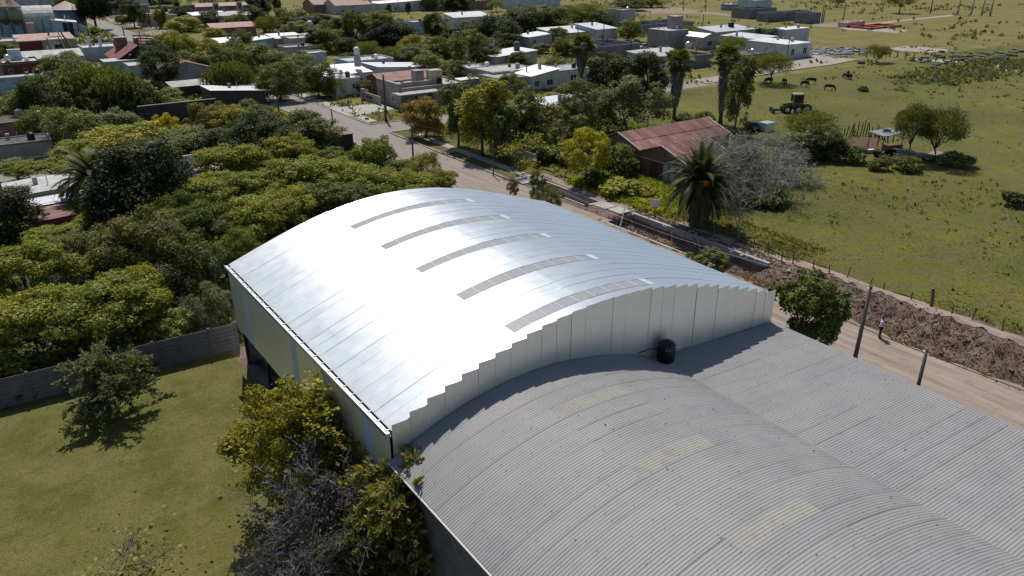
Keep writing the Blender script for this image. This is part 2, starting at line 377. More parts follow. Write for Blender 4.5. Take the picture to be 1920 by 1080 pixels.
# kerbs, a real step
kb = MB()
kb.box(56.4, 56.65, 122.3, 250, 0, .16); kb.box(57.0, 66, 122.05, 122.28, 0, .16); kb.box(48.9, 49.15, 122.3, 250, 0, .15)
kb.box(57.0, 62, 114.7, 114.95, 0, .16); kb.box(56.3, 56.5, 79, 114.4, 0, .16); kb.box(48.3, 48.55, 64, 114.3, 0, .15)
tag(kb.build('kerb', M['concrete']), kind='structure')
jt = MB()
for k in range(18): jt.box(49.4, 56.3, 124 + k * 5.5, 124.06 + k * 5.5, .037, .043)
tag(jt.build('street_joints', plain((.09, .08, .07), .9, 0, .2, 2, .1)), kind='structure')
# culvert slabs and the walled part of the trench
cs = empty('culvert_slabs', (59.6, 63, 0)); tag(cs, 'pale concrete slabs laid across the trench beside the dirt road', 'culvert')
for (x0, x1, y0, y1) in ((58.3, 60.2, 63.4, 65.4), (58.5, 60.3, 61.0, 63.2), (57.9, 61.2, 65.5, 65.9)):
    MB().box(x0 - 59.6, x1 - 59.6, y0 - 63, y1 - 63, -.15, .12).build('slab', M['concrete'], cs)
tw = MB(); tw.box(59.85, 60.25, 41.5, 60.6, -1.2, .12); tw.box(55.2, 55.5, 43, 60.6, -.8, .08)
tag(tw.build('trench_wall', M['concrete']), 'low concrete retaining wall along the open trench by the palm', 'retaining wall')
tw = MB(); tw.box(59.7, 59.95, 66, 77, -1.1, .10); tw.box(57.3, 57.5, 66, 77, -1.1, .08)
tag(tw.build('trench_wall', M['concrete']), 'second short concrete lined trench by the yellow tree', 'retaining wall')
br = MB(); br.box(56.6, 61.2, 77.3, 80.2, -.1, .14)
tag(br.build('foot_bridge', M['concrete']), 'grey concrete slab bridge over the trench by the street', 'bridge')
# ================= new hall =================
RT = np.array([(12.4,7.95),(14.3,8.68),(16.2,9.33),(18.1,9.87),(20,10.33),(22,10.72),(24,10.98),(26,11.04),(28,10.86),(30,10.47),(32,10.0),(34.4,9.40),(37,8.62),(39.3,7.82),(40.2,7.5)])
RP = np.polyfit(RT[:, 0] - 26, RT[:, 1], 4)
def topz(x): return float(np.polyval(RP, x - 26))
def roofz(x): return topz(x) - .17
def corr_sheet(xa, xb, zf, width, pitch, amp, nx, nper=8, lip=.003):
    """sheet lying along x, corrugations across y (0..width)"""
    ny = int(round(width / pitch)) * nper
    xs_ = np.linspace(xa, xb, nx + 1); ys_ = np.linspace(0, width, ny + 1)
    V = []
    for i, x in enumerate(xs_):
        e = .01; s = (zf(x + e) - zf(x - e)) / (2 * e); l = math.hypot(1, s); n = (-s / l, 1 / l)
        h = amp * np.cos(ys_ / pitch * 2 * PI)
        if lip: h = h + lip * np.clip((pitch * 1.4 - ys_) / pitch, 0, 1)
        if lip: h = h + .010 * (1 if i == nx else 0)
        V.append(np.stack([x + n[0] * h, ys_, zf(x) + n[1] * h], -1))
    V = np.array(V); idx = np.arange((nx + 1) * (ny + 1)).reshape(nx + 1, ny + 1)
    F = np.stack([idx[:-1, :-1], idx[1:, :-1], idx[1:, 1:], idx[:-1, 1:]], -1).reshape(-1, 4)
    return V.reshape(-1, 3), F
Y0, Y1 = 27.02, 51.72
hall = empty('metal_hall', (12.4, Y0, 0))
tag(hall, 'large new hall with bright curved corrugated zinc roof and stepped gable', 'hall')
OX = Vector((-12.4, -Y0, 0))
random.seed(3)
W_ = (Y1 - Y0) / 26
segs = [(12.42, 19.95, 10), (19.95, 24.8, 8), (24.8, 29.75, 8), (29.75, 35.2, 8), (35.2, 40.3, 7)]
meshes = []
for a, b, nx in segs:
    V, F = corr_sheet(a, b, roofz, W_, W_ / 12, .0085, nx)
    me = np_mesh('hall_roof_sheet', V, F, M['new_roof'], True); meshes.append(me)
sky_y = [28.6, 33.35, 38.05, 42.72, 47.4]
def skynear(y): return any(abs(y + W_ / 2 - s) < W_ / 2 + .01 for s in sky_y)
lapm = MB()
for k in range(26):
    y = Y0 + k * W_; sk = skynear(y)
    for j, me in enumerate(meshes):
        if sk and j in (1, 2): continue
        o = link('roof_sheet', me, hall, Vector((0, y, random.uniform(0, .004))) + OX)
        o.rotation_euler = (random.gauss(0, .0012), -.0018 if j == 0 else 0, random.gauss(0, .0003))
    if sk:
        xs2 = np.linspace(19.95, 29.75, 10)
        for q in range(9):
            xa, xb = xs2[q] + .015, xs2[q + 1] - .015
            xm = [xa, (xa + xb) / 2, xb]
            m = MB(); m.slab([(xm[0], y + .03, roofz(xm[0]) + .01), (xm[1], y + .03, roofz(xm[1]) + .01), (xm[2], y + .03, roofz(xm[2]) + .01),
                              (xm[2], y + W_ - .03, roofz(xm[2]) + .01), (xm[1], y + W_ - .03, roofz(xm[1]) + .01), (xm[0], y + W_ - .03, roofz(xm[0]) + .01)], .02)
            m.build('skylight', M['skylight'], hall, loc=OX)
            lapm.slab([(xs2[q] - .02, y + .02, roofz(xs2[q]) + .014), (xs2[q] + .02, y + .02, roofz(xs2[q]) + .014), (xs2[q] + .02, y + W_ - .02, roofz(xs2[q]) + .014), (xs2[q] - .02, y + W_ - .02, roofz(xs2[q]) + .014)], .02)
        lapm.slab([(29.45, y + .0, roofz(29.45) + .03), (29.95, y + .0, roofz(29.95) + .03), (29.95, y + W_, roofz(29.95) + .03), (29.45, y + W_, roofz(29.45) + .03)], .02)
        lapm.slab([(19.9, y, roofz(19.9) - .03), (29.9, y, roofz(29.9) - .03), (29.9, y + W_, roofz(29.9) - .03), (19.9, y + W_, roofz(19.9) - .03)], .01)
lapm.build('skylight_frame', M['skylight_lap'], hall, loc=OX)
lp = MB(); random.seed(5)  # pale strips added along sheet joints, painting in the sun's glint on laps
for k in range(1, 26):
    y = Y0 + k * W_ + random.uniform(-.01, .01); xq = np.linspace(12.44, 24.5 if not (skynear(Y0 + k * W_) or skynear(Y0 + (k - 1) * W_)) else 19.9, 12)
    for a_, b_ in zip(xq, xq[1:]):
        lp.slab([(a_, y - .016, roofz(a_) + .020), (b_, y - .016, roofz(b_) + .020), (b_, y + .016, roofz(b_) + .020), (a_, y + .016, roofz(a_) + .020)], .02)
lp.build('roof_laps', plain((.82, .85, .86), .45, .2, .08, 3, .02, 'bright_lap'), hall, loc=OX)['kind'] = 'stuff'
# old roof profile
OT = np.array([(12.1,6.30),(14.16,7.10),(17.19,7.98),(19,8.25),(20.7,8.34),(22.4,8.24),(24.3,7.90),(26.2,7.35),(28.1,6.70),(29.7,6.08)])
OP = np.polyfit(OT[:, 0] - 21, OT[:, 1], 3)
def vaultz(x): return float(np.polyval(OP, x - 21))
def leanz(x): return 6.12 + (x - 29.6) * (5.40 - 6.12) / (40.2 - 29.6)
def oldz(x): return max(vaultz(x), leanz(x)) if 28.5 < x < 31 else (vaultz(x) if x < 29.6 else leanz(x))
# stepped gable of vertical sheets
n_g = 29; wg = (40.1 - 12.4) / n_g
for k in range(n_g):
    xa = 12.4 + k * wg; xb = xa + wg
    top = topz((xa + xb) / 2) + .05 + random.uniform(-.015, .015)
    nw = 12; nper = 6; N = nw * nper
    u = np.linspace(xa - .01, xb + .05, N + 1); h = -.013 * np.cos(np.arange(N + 1) / nper * 2 * PI) - (.006 if k % 2 else 0)
    bot = np.array([min(oldz(x), 8.5) - .06 if x < 40 else 5.3 for x in u])
    zz = np.stack([bot, bot + (top - bot) * .5, np.full(N + 1, top)])
    V = np.stack([np.tile(u, (3, 1)), np.tile(26.985 + h, (3, 1)), zz], -1)
    idx = np.arange(3 * (N + 1)).reshape(3, N + 1)
    F = np.stack([idx[:-1, :-1], idx[:-1, 1:], idx[1:, 1:], idx[1:, :-1]], -1).reshape(-1, 4)
    V = V.reshape(-1, 3); c = Vector(((xa + xb) / 2, 26.98, 0))
    me = np_mesh('gable_sheet', V - np.array(c), F, M['new_wall'], True)
    o = link('gable_sheet', me, hall, c + OX); o.rotation_euler = (random.gauss(0, .0015), 0, random.gauss(0, .002))
# side wall facing the lawn: sheets hung from the eave, open below
wt, wb = 7.66, 3.05
strips_y = [onx(461, 560, 12.38)[1], onx(557, 700, 12.38)[1], onx(612, 720, 12.38)[1], onx(686, 800, 12.38)[1]]
nS = 25; ws = (Y1 - Y0) / nS
for k in range(nS):
    ya = Y0 + k * ws
    lit = any(abs(ya + ws / 2 - s) < ws / 2 for s in strips_y)
    N = 12 * 5; u = np.linspace(0, ws, N + 1); h = -.008 * np.cos(np.arange(N + 1) / 5 * 2 * PI)
    zz = np.array([wb, wt]); V = np.stack([np.tile(12.30 + h, (2, 1)), np.tile(ya + u, (2, 1)), np.repeat(zz, N + 1).reshape(2, -1)], -1)
    idx = np.arange(2 * (N + 1)).reshape(2, N + 1)
    F = np.stack([idx[:-1, :-1], idx[:-1, 1:], idx[1:, 1:], idx[1:, :-1]], -1).reshape(-1, 4)
    o = link('wall_sheet', np_mesh('wall_sheet', V.reshape(-1, 3), F, M['wall_light'] if lit else M['new_wall'], True), hall, OX)
    if lit: o['label'] = 'pale translucent wall sheet'
tr = MB(); tr.box(12.14, 12.32, Y0 - .02, Y1 + .05, 7.68, 7.76); tr.box(12.10, 12.14, Y0 - .02, Y1 + .05, 7.60, 7.80)
tr.build('eave_trim', M['galv'], hall, loc=OX)
br_ = MB()
for k in range(26): br_.box(12.2, 12.62, Y0 + .2 + k * .95, Y0 + .26 + k * .95, 7.765, 7.80)
br_.build('eave_brackets', M['galv'], hall, loc=OX)['kind'] = 'stuff'
gt = MB(); gt.box(12.34, 12.9, Y0, Y1, 7.48, 7.58); gt.build('gutter', M['galv'], hall, loc=OX)
# remaining walls and steel frame
wl = MB(); pr = [(x, roofz(x) - .05) for x in np.linspace(12.6, 40.0, 16)]
wl.prism([(12.6, 0)] + pr + [(40.0, 0)], Y1 - .12, Y1 - .02, 'y'); wl.build('rear_wall', M['new_wall'], hall, loc=OX)
MB().box(39.9, 40.05, Y0, Y1 - .13, 0, roofz(40) - .02).build('street_wall', M['block'], hall, loc=OX)
for k in range(6):
    y = Y0 + .4 + k * 4.75
    MB().box(12.5, 12.72, y - .1, y + .1, 0, 7.5).build('column', M['dark_steel'], hall, loc=OX)
sheet('hall_floor', [(12.4, Y0 + .1), (39.8, Y0 + .1), (39.8, Y1 - .2), (12.4, Y1 - .2)], .03, plain((.17, .145, .125), .95, 0, .3, .8, .3, 'dusty_floor'))
# ---- steel lattice girder lying on the ground under the wall ----
def girder(x, y, L, rz, label):
    t = empty('lattice_girder', (x, y, .05), rz); tag(t, label, 'girder', 'steel lattice girders on the ground')
    m = MB()
    for a, b in ((0, 0), (.0, .6), (.5, 0)): m.tube([(0, a, b), (L, a, b)], .035, 5)
    m.build('chord', M['dark_steel'], t)
    w = MB(); n = int(L / .5)
    for i in range(n):
        w.tube([(i * L / n, 0, 0), ((i + .5) * L / n, 0, .6), ((i + 1) * L / n, 0, 0)], .02, 4)
        w.tube([(i * L / n, 0, 0), ((i + .5) * L / n, .5, 0)], .02, 4)
    w.build('lattice', M['dark_steel'], t)['kind'] = 'stuff'
girder(12.9, 51.3, 3.2, R(-78), 'rusty lattice girder lying on earth under the hall wall nearest the slab fence')
girder(12.6, 47.0, 4.2, R(-70), 'dark lattice girder lying farther along under the hanging hall wall')

# ================= old hall =================
old = empty('old_hall', (12.2, -3.0, 0)); tag(old, 'old hall with dull grey corrugated vault roof and flat side bay', 'hall')
OO = Vector((-12.2, 3.0, 0)); YB = 26.93; PW = 1.05; NP = 28
osegs = [(12.12, 19.0, 12, vaultz), (19.0, 23.4, 8, vaultz), (23.4, 29.9, 11, vaultz), (29.45, 34.9, 2, leanz), (34.9, 40.25, 2, leanz)]
om = []
for a, b, nx, zf in osegs:
    V, F = corr_sheet(a, b, zf, PW, PW / 7, .013, nx, 8, -.004)
    om.append(np_mesh('old_roof_sheet', V, F, M['old_roof'], True))
V, F = corr_sheet(19.0, 23.4, vaultz, PW, PW / 7, .013, 8, 8, -.004); skm = np_mesh('old_skylight', V, F, M['old_skylight'], True)
for k in range(NP):
    y = YB - (k + 1) * PW
    sk = any(abs(y + PW / 2 - s) < PW / 2 for s in (22.95, 18.1, 13.2))
    for j, me in enumerate(om):
        o = link('skylight' if (sk and j == 1) else 'roof_sheet', skm if (sk and j == 1) else me, old, Vector((0, y, random.uniform(-.003, .004))) + OO)
        o.rotation_euler = (random.gauss(0, .0012), 0, random.gauss(0, .0003))
sc = MB()
for k in range(NP):
    for i, x in enumerate(np.arange(12.8, 40, 1.22)):
        for off in ((.225,) if (i + k) % 3 else (.225, .675)):
            y = YB - (k + 1) * PW + off + random.uniform(-.02, .02); xx = x + random.uniform(-.03, .03) + (.0 if i % 3 else .1)
            z = oldz(xx) + .022; sc.box(xx - .013, xx + .013, y - .012, y + .012, z - .01, z + .014)
sc.build('roof_screws', M['dark_steel'], old, loc=OO)['kind'] = 'stuff'
# walls
ZT = 6.24
bk = MB(); bk.box(.42, .56, 0, YB + 3, 0, ZT - .05); bk.build('wall_core', M['mortar'], old)
bm = MB().box(0, .2, 0, .375, 0, .18).mesh('concrete_block', M['block'])
nrow = int(ZT / .2)
rest = MB(); cnt = 0
for r in range(nrow):
    for c in range(78):
        y = c * .39 + (.195 if r % 2 else 0); z = r * .2
        if y > YB + 2.6: continue
        if r >= nrow - 9 and 9.2 < y - 3 < 22.2 and cnt < 298:
            link('block', bm, old, (.235 + random.uniform(-.006, .006), y, z)); cnt += 1
        else: rest.box(.235, .42, y, y + .375, z, z + .18)
rest.build('blockwork', M['block'], old)['kind'] = 'stuff'
MB().box(27.6, 27.85, 0, YB + 2.9, 0, 5.3).build('street_wall', M['block'], old)
MB().box(.3, 27.8, 0, .2, 0, 5.2).build('rear_wall', M['block'], old)
gu = MB(); gu.tube([(-.1, 0, 6.2), (-.1, YB + 3, 6.2)], .05, 6); gu.build('eave_trim', M['white'], old)
MB().box(28.02, 28.1, 0, YB + 3, 5.28, 5.4).build('street_gutter', M['galv'], old)
# leaves and debris on the roof
db = MB()
for _ in range(40):
    x = random.uniform(14, 40); y = random.uniform(6, 25); z = oldz(x) + .02; s = random.uniform(.02, .07)
    db.box(x, x + s, y, y + s * .6, z, z + s * .5)
tag(db.build('roof_litter', M['bark']), kind='stuff')
# black tank on the roof
tk = empty('water_tank', (29.45, 26.25, 6.0)); tk.scale = (.93, .93, 1.0); tag(tk, 'round black plastic water tank standing in the valley of the grey roof', 'water tank')
MB().tube([(0,0,.35),(0,0,.42),(0,0,1.35),(0,0,1.5),(0,0,1.62)], [.50,.55,.55,.47,.2], 24).build('body', M['black_plastic'], tk, True)
MB().tube([(0,0,1.58),(0,0,1.64),(0,0,1.66)], [.20,.20,.1], 16).build('lid', M['black_plastic'], tk, True)
MB().tube([(0,0,.08),(0,0,.34)], [.66,.64], 24).build('base', M['concrete'], tk)
rb = MB()
for z in (.6, .85, 1.1): rb.tube([(0,0,z),(0,0,z+.05)], [.57,.57], 24)
rb.build('hoops', M['black_plastic'], tk)
lg = MB(); x = -.34
for i, w in enumerate((.09, .05, .07, .06, .07, .06, .07, .06)):
    a = -PI/2 - .55 + x*1.6 + .2; r = .575
    c, s_ = math.cos(a), math.sin(a); t = w * .38
    lg.add([(c*r - -s_*-t, s_*r + c*-t, 1.17), (c*r + -s_*t, s_*r + c*t, 1.17), (c*r + -s_*t, s_*r + c*t, 1.17 + (.085 if i == 0 else .06)), (c*r - -s_*-t, s_*r + c*-t, 1.17 + (.085 if i == 0 else .06))], [(0,1,2,3)])
    x += .1
lg.build('lettering', M['white'], tk)
MB().tube([(-.5,.1,1.2),(-1.1,.35,1.25),(-1.9,.55,1.1)], .03, 6).build('pipe', M['black_plastic'], tk)
MB().box(.7, 2.0, .58, .68, .42, .48).build('flashing', M['white'], tk)

# ================= slab fence =================
fn = empty('slab_fence', (12.75, 54.15, 0), math.atan2(.66, -15.1)); tag(fn, 'dark precast concrete slab fence along the back of the lawn', 'fence')
bay = 1.95; nb = 22; pm = MB().box(-.07, .07, -.08, .08, 0, 2.25).mesh('fence_post', M['slab_fence'])
slabs = []
for v in range(3):
    m = MB(); m.prism([(-.05, 0), (.05, 0), (.055, .17), (.015, .275), (-.015, .275), (-.055, .17)], .06, bay - .06, 'x'); slabs.append(m.mesh('fence_slab', M['slab_fence']))
for b in range(nb):
    link('post', pm, fn, (b * bay, 0, 0)).rotation_euler = (random.gauss(0, .01), random.gauss(0, .008), 0)
    for s in range(7):
        if b * 7 + s > 290: break
        link('slab', slabs[s % 3], fn, (b * bay, random.uniform(-.012, .012), s * .312))
# ================= houses =================
WC = dict(white=(.50,.51,.52), cream=(.48,.43,.33), peach=(.50,.36,.28), grey=(.26,.25,.245), lgrey=(.38,.37,.36), block=(.17,.175,.19), brick=(.24,.13,.10), red=(.17,.045,.04),
          blue=(.30,.42,.52), green=(.30,.38,.34), tan=(.30,.255,.21), dark=(.06,.055,.055), pblue=(.40,.47,.54))
RC = dict(metal=('m', (.50,.51,.53), .45, .6), white=('p', (.56,.56,.56)), conc=('p', (.36,.345,.33)), rust=('r',), tile=('p', (.30,.17,.14)), pink=('p', (.36,.24,.21)), maroon=('p', (.20,.075,.07)),
          grey=('p', (.30,.30,.30)), light=('p', (.40,.40,.385)), dark=('p', (.07,.065,.065)))
_rm = {}
def roofmat(k):
    if k not in _rm:
        r = RC[k]
        _rm[k] = M['rust'] if r[0] == 'r' else (metal_roof('sheet_roof', r[1], r[2], r[3], .2, .03) if r[0] == 'm' else plain(r[1], .8, 0, .4, .6, .3, 'roof_' + k))
    return _rm[k]
def wallmat(k): return plain(WC[k], .85, 0, .38, .7, .3, 'wall_' + k)
def sheet_strips(root, quad, n, mat, name='roof_sheet', th=.05):
    """quad: a,b (eave ends) c,d (upper ends); split along a->b into n pieces"""
    a, b, c, d = [Vector(p) for p in quad]
    for i in range(n):
        f0, f1 = i / n, (i + 1) / n - .012 / max(1, n) * 1.0
        lift = Vector((0, 0, random.uniform(0, .03)))
        MB().slab([a.lerp(b, f0) + lift, a.lerp(b, f1) + lift, d.lerp(c, f1) + lift, d.lerp(c, f0) + lift], th).build(name, mat, root)
def window(root, face, u, z, w, h, W, D, dark=True, door=False):
    f = MB(); p = MB(); t = .06
    def bx(m, u0, u1, z0, z1, d0, d1):
        if face == 's': m.box(u0, u1, -d1, -d0, z0, z1)
        else: m.box(-d1, -d0, u0, u1, z0, z1)
    bx(f, u, u + w, z, z + t, -.02, .07); bx(f, u, u + w, z + h - t, z + h, -.02, .07)
    bx(f, u, u + t, z + t, z + h - t, -.02, .07); bx(f, u + w - t, u + w, z + t, z + h - t, -.02, .07)
    if w > .9 and not door: bx(f, u + w / 2 - .03, u + w / 2 + .03, z + t, z + h - t, -.02, .06)
    bx(p, u + t, u + w - t, z + t, z + h - t, -.02, .015)
    fr = f.build('door_frame' if door else 'window', M['white'] if not door else M['pole_wood'], root)
    p.build('door_leaf' if door else 'pane', M['glass'] if not door else plain((.10, .07, .05), .6, 0, .2, 2, .1, 'door_wood'), fr)
HC = 0
def house(px, py, W, D, h, roof, wc, rc, label, wins=(), cat='house', over=.25, sheets=0, rise=.5, par=.35, rz=0, name='house', world=None):  # one building with its parts
    g_ = Vector(world) if world else at(px, py)
    root = empty(name, (g_[0], g_[1], 0), rz); tag(root, label, cat)
    wm, rm = wallmat(wc), roofmat(rc); m = MB()
    if roof == 'open':           # unfinished walls without a roof
        t = .2
        for (x0, x1, y0, y1) in ((0, W, 0, t), (0, W, D - t, D), (0, t, t, D - t), (W - t, W, t, D - t), (W * .48, W * .48 + t, t, D - t)): m.box(x0, x1, y0, y1, 0, h)
        m.build('wall', wm, root); tp = MB()
        tp.box(-.03, W + .03, -.03, t, h, h + .12); tp.box(-.03, W + .03, D - t, D + .03, h, h + .12); tp.box(-.03, t, t, D - t, h, h + .12); tp.box(W - t, W + .03, t, D - t, h, h + .12)
        tp.build('ring_beam', plain((.24, .245, .26), .8, 0, .2, 1, .1, 'ring_beam'), root); MB().box(.2, W - .2, .2, D - .2, 0, .06).build('floor', M['concrete'], root)
    elif roof == 'flat':
        m.box(0, W, 0, D, 0, h); m.build('wall', wm, root)
        MB().box(-.05, W + .05, -.05, D + .05, h, h + .1).build('roof', rm, root)
        if par:
            p = MB(); t = .15
            p.box(-.05, W + .05, -.05, t, h + .1, h + .1 + par); p.box(-.05, W + .05, D - t, D + .05, h + .1, h + .1 + par)
            p.box(-.05, t, t, D - t, h + .1, h + .1 + par); p.box(W - t, W + .05, t, D - t, h + .1, h + .1 + par); p.build('parapet', wm, root)
    elif roof in ('sx', 'sy', 'sX', 'sY'):   # lean-to: low side -x, -y, +x, +y
        q = lambda x, y: h + {'sx': x / W, 'sX': 1 - x / W, 'sy': y / D, 'sY': 1 - y / D}[roof] * rise
        c = [(0, 0), (W, 0), (W, D), (0, D)]
        m.add([(x, y, 0) for x, y in c] + [(x, y, q(x, y)) for x, y in c], [(0,3,2,1),(4,5,6,7),(0,1,5,4),(1,2,6,5),(2,3,7,6),(3,0,4,7)]); m.build('wall', wm, root)
        o = over; e = [(-o, -o), (W + o, -o), (W + o, D + o), (-o, D + o)]; e = [(x, y, q(x, y) + .09) for x, y in e]
        if sheets: sheet_strips(root, e if roof in ('sy', 'sY') else [e[1], e[2], e[3], e[0]], sheets, rm)
        else: MB().slab(e, .07).build('roof', rm, root)
    elif roof in ('gx', 'gy'):               # ridge along x / y
        if roof == 'gx': poly = [(0, 0), (0, h), (D / 2, h + rise), (D, h), (D, 0)]; m.prism(poly, 0, W, 'x')
        else: poly = [(0, 0), (0, h), (W / 2, h + rise), (W, h), (W, 0)]; m.prism(poly, 0, D, 'y')
        m.build('wall', wm, root); o = over; s = rise / ((D if roof == 'gx' else W) / 2)
        if roof == 'gx':
            A = [(-o, -o, h - s*o + .09), (W+o, -o, h - s*o + .09), (W+o, D/2, h+rise+.09), (-o, D/2, h+rise+.09)]; B = [(W+o, D+o, h - s*o + .09), (-o, D+o, h - s*o + .09), (-o, D/2+.01, h+rise+.09), (W+o, D/2+.01, h+rise+.09)]
        else:
            A = [(-o, -o, h - s*o + .09), (-o, D+o, h - s*o + .09), (W/2, D+o, h+rise+.09), (W/2, -o, h+rise+.09)]; B = [(W+o, D+o, h - s*o + .09), (W+o, -o, h - s*o + .09), (W/2+.01, -o, h+rise+.09), (W/2+.01, D+o, h+rise+.09)]
        for q_ in (A, B):
            if sheets: sheet_strips(root, q_, sheets, rm)
            else: MB().slab(q_, .07).build('roof', rm, root)
    rr = random.Random(int(px * 7 + py + W * 31 + D))
    if roof != 'open' and W > 5 and cat == 'house':
        cx_, cy_ = rr.uniform(.15, .75) * W, rr.uniform(.45, .8) * D; zt_ = h + (rise if roof[0] in 'sg' else 0)
        MB().box(cx_, cx_ + .5, cy_, cy_ + .5, h * .8, zt_ + rr.uniform(.5, 1.1)).build('chimney', wallmat(rr.choice(['brick', 'lgrey', 'tan'])), root)
        MB().tube([(cx_ + 1.4, cy_ - .8, h * .8), (cx_ + 1.4, cy_ - .8, zt_ + rr.uniform(.6, 1.6))], .06, 5).build('vent_pipe', M['galv'], root)
        if roof == 'flat': 
            tk2 = MB().tube([(W * .7, D * .3, h + .1), (W * .7, D * .3, h + 1.1), (W * .7, D * .3, h + 1.3)], [.5, .5, .2], 12).build('roof_tank', M[rr.choice(['galv', 'concrete', 'black_plastic', 'white'])], root)
        MB().box(-.08, W + .08, -.14, -.03, .0, .35).build('plinth', wallmat('grey'), root)
    for w_ in wins:
        window(root, w_[0], w_[1], w_[2], w_[3], w_[4], W, D, door=(len(w_) > 5))
    return root
def tower(root, x, y, z, w, d, h, mat, name='tank_tower'):
    MB().box(x, x + w, y, y + d, z, z + h).build(name, mat, root)
    MB().box(x - .05, x + w + .05, y - .05, y + d + .05, z + h, z + h + .08).build('cap', M['concrete'], root.children[-1] if False else root)
def tank(p, r, h, mat, label, group=None):
    t = empty('roof_tank', p); tag(t, label, 'water tank', group)
    MB().tube([(0,0,0),(0,0,h*.85),(0,0,h)], [r, r, r*.45], 14).build('body', M[mat] if isinstance(mat, str) else mat, t, True)
    MB().tube([(0,0,h-.01),(0,0,h+.08)], [r*.4, r*.35], 10).build('lid', M[mat] if isinstance(mat, str) else mat, t)
    return t
S, Wf = 's', 'w'
# ---- rusty brick workshop with two gables ----
xw = 72.0
ws_ = empty('brick_workshop', (xw, 63.4, 0)); tag(ws_, 'old dark brick workshop under two rusty red gabled roofs', 'workshop')
Lw = at(1330, 222, 4.97)[0] - xw
L2 = at(1337, 262, 4.68)[0] - xw
m = MB(); m.prism([(0, 0), (0, 3.1), (4.6, 4.6), (8.3, 3.3), (8.3, 0)], 0, L2, 'x'); m.build('wall', M['brick'], ws_)
m = MB(); m.prism([(8.31, 0), (8.31, 3.3), (12.9, 4.9), (17.2, 3.1), (17.2, 0)], 0, Lw, 'x'); m.build('wall', M['brick'], ws_)
for (y0, z0, y1, z1, L, n) in ((4.6, 4.7, -.2, 3.1, L2, 9), (12.9, 5.0, 8.35, 3.38, Lw, 13), (4.6, 4.7, 8.3, 3.40, L2, 9), (12.9, 5.0, 17.4, 3.1, Lw, 13)):
    for rrow in range(2):
        fa, fb = (0, .52) if rrow == 0 else (.50, 1)
        ya, yb_ = y0 + (y1 - y0) * fa, y0 + (y1 - y0) * fb; za, zb = z0 + (z1 - z0) * fa, z0 + (z1 - z0) * fb
        for i in range(n):
            xa, xb = -.15 + (L + .3) * i / n, -.15 + (L + .3) * (i + 1) / n - .02; up = .05 * (1 - rrow) + random.uniform(0, .035)
            MB().slab([(xa, ya, za + up), (xb, ya, za + up), (xb, yb_, zb + up), (xa, yb_, zb + up)], .04).build('roof_sheet', M['rust'], ws_)
vg = MB()
for x0 in (-.3, ):
    vg.slab([(x0, 12.9, 5.15), (x0 + .25, 12.9, 5.15), (x0 + .25, 8.35, 3.53), (x0, 8.35, 3.53)], .12); vg.slab([(x0, 4.6, 4.85), (x0 + .25, 4.6, 4.85), (x0 + .25, -.2, 3.25), (x0, -.2, 3.25)], .12)
    vg.slab([(x0, 4.6, 4.85), (x0 + .25, 4.6, 4.85), (x0 + .25, 8.35, 3.53), (x0, 8.35, 3.53)], .12); vg.slab([(x0, 12.9, 5.15), (x0 + .25, 12.9, 5.15), (x0 + .25, 17.4, 3.25), (x0, 17.4, 3.25)], .12)
for L, a, b in ((L2, (4.6, 4.85), (-.2, 3.25)), (Lw, (12.9, 5.15), (8.35, 3.53))):
    vg.slab([(L + .05, a[0], a[1]), (L + .35, a[0], a[1]), (L + .35, b[0], b[1]), (L + .05, b[0], b[1])], .2)
vg.build('verge_coping', plain((.30, .28, .25), .8, 0, .2, 1, .2, 'coping'), ws_)
MB().box(-.10, 0, 0, 17.2, 2.55, 2.68).build('string_course', M['concrete'], ws_)
for (y0, y1, z0, z1, mt, nm) in ((3.2, 4.1, 0, 2.5, (.30, .36, .36), 'sheet_door'), (2.1, 2.9, 0, 2.5, (.33, .40, .42), 'sheet_door'), (5.4, 6.4, .2, 2.4, (.09, .045, .035), 'boarded_window'), (4.2, 5.3, 0, 2.5, (.10, .05, .04), 'broken_door'),
                             (10.9, 12.6, 0, 2.5, (.22, .29, .26), 'sheet_door'), (12.8, 14.0, 0, 2.5, (.24, .31, .28), 'sheet_door')):
    MB().box(-.08, .01, y0, y1, z0, z1).build(nm, plain(mt, .7, .1, .3, 2, .2), ws_)
pf = MB(); pf.box(-.07, .0, 10.2, 15.2, 3.75, 3.83); pf.box(-.07, .0, 10.2, 15.2, 2.8, 2.88); pf.box(-.07, 0, 10.2, 10.28, 2.9, 3.73); pf.box(-.07, 0, 15.12, 15.2, 2.9, 3.73)
pf.build('sign_frame', M['concrete'], ws_)

# ---- street side houses ----
h1 = house(0, 0, 15, 9.5, 3.3, 'flat', 'tan', 'conc', 'grey-brown flat roofed corner house with portico and two roof towers', [(S, 3.2, 1.0, 1.3, 1.2), (S, 6.2, .1, 1, 2.1, 1), (S, 9.5, 1, 1.2, 1.1), (Wf, 2, 1, 1.2, 1.2)], world=(67.6, 132.2, 0))
MB().box(-1.6, 7.5, -3.2, -.06, 2.95, 3.15).build('portico_roof', M['concrete'], h1)
for xx in (-1.4, 2.4, 7.1): MB().box(xx, xx + .25, -3.1, -2.85, 0, 2.95).build('portico_pillar', wallmat('tan'), h1)
tower(h1, 9.0, 3.2, 3.4, 2.4, 2.2, 2.5, wallmat('peach'), 'roof_tower'); tower(h1, 7.0, 6.0, 3.4, 1.8, 2.0, 2.3, wallmat('grey'), 'roof_tower')
MB().box(-.05, .6, -.05, 9.5, 3.75, 4.6).build('front_parapet', wallmat('tan'), h1)
MB().box(1.6, 9, 2.8, 3.1, 3.4, 4.3).build('roof_upstand', wallmat('tan'), h1); MB().tube([(8.5, 7, 5.7), (8.5, 7, 8.2)], .03, 5).build('aerial', M['wire'], h1)
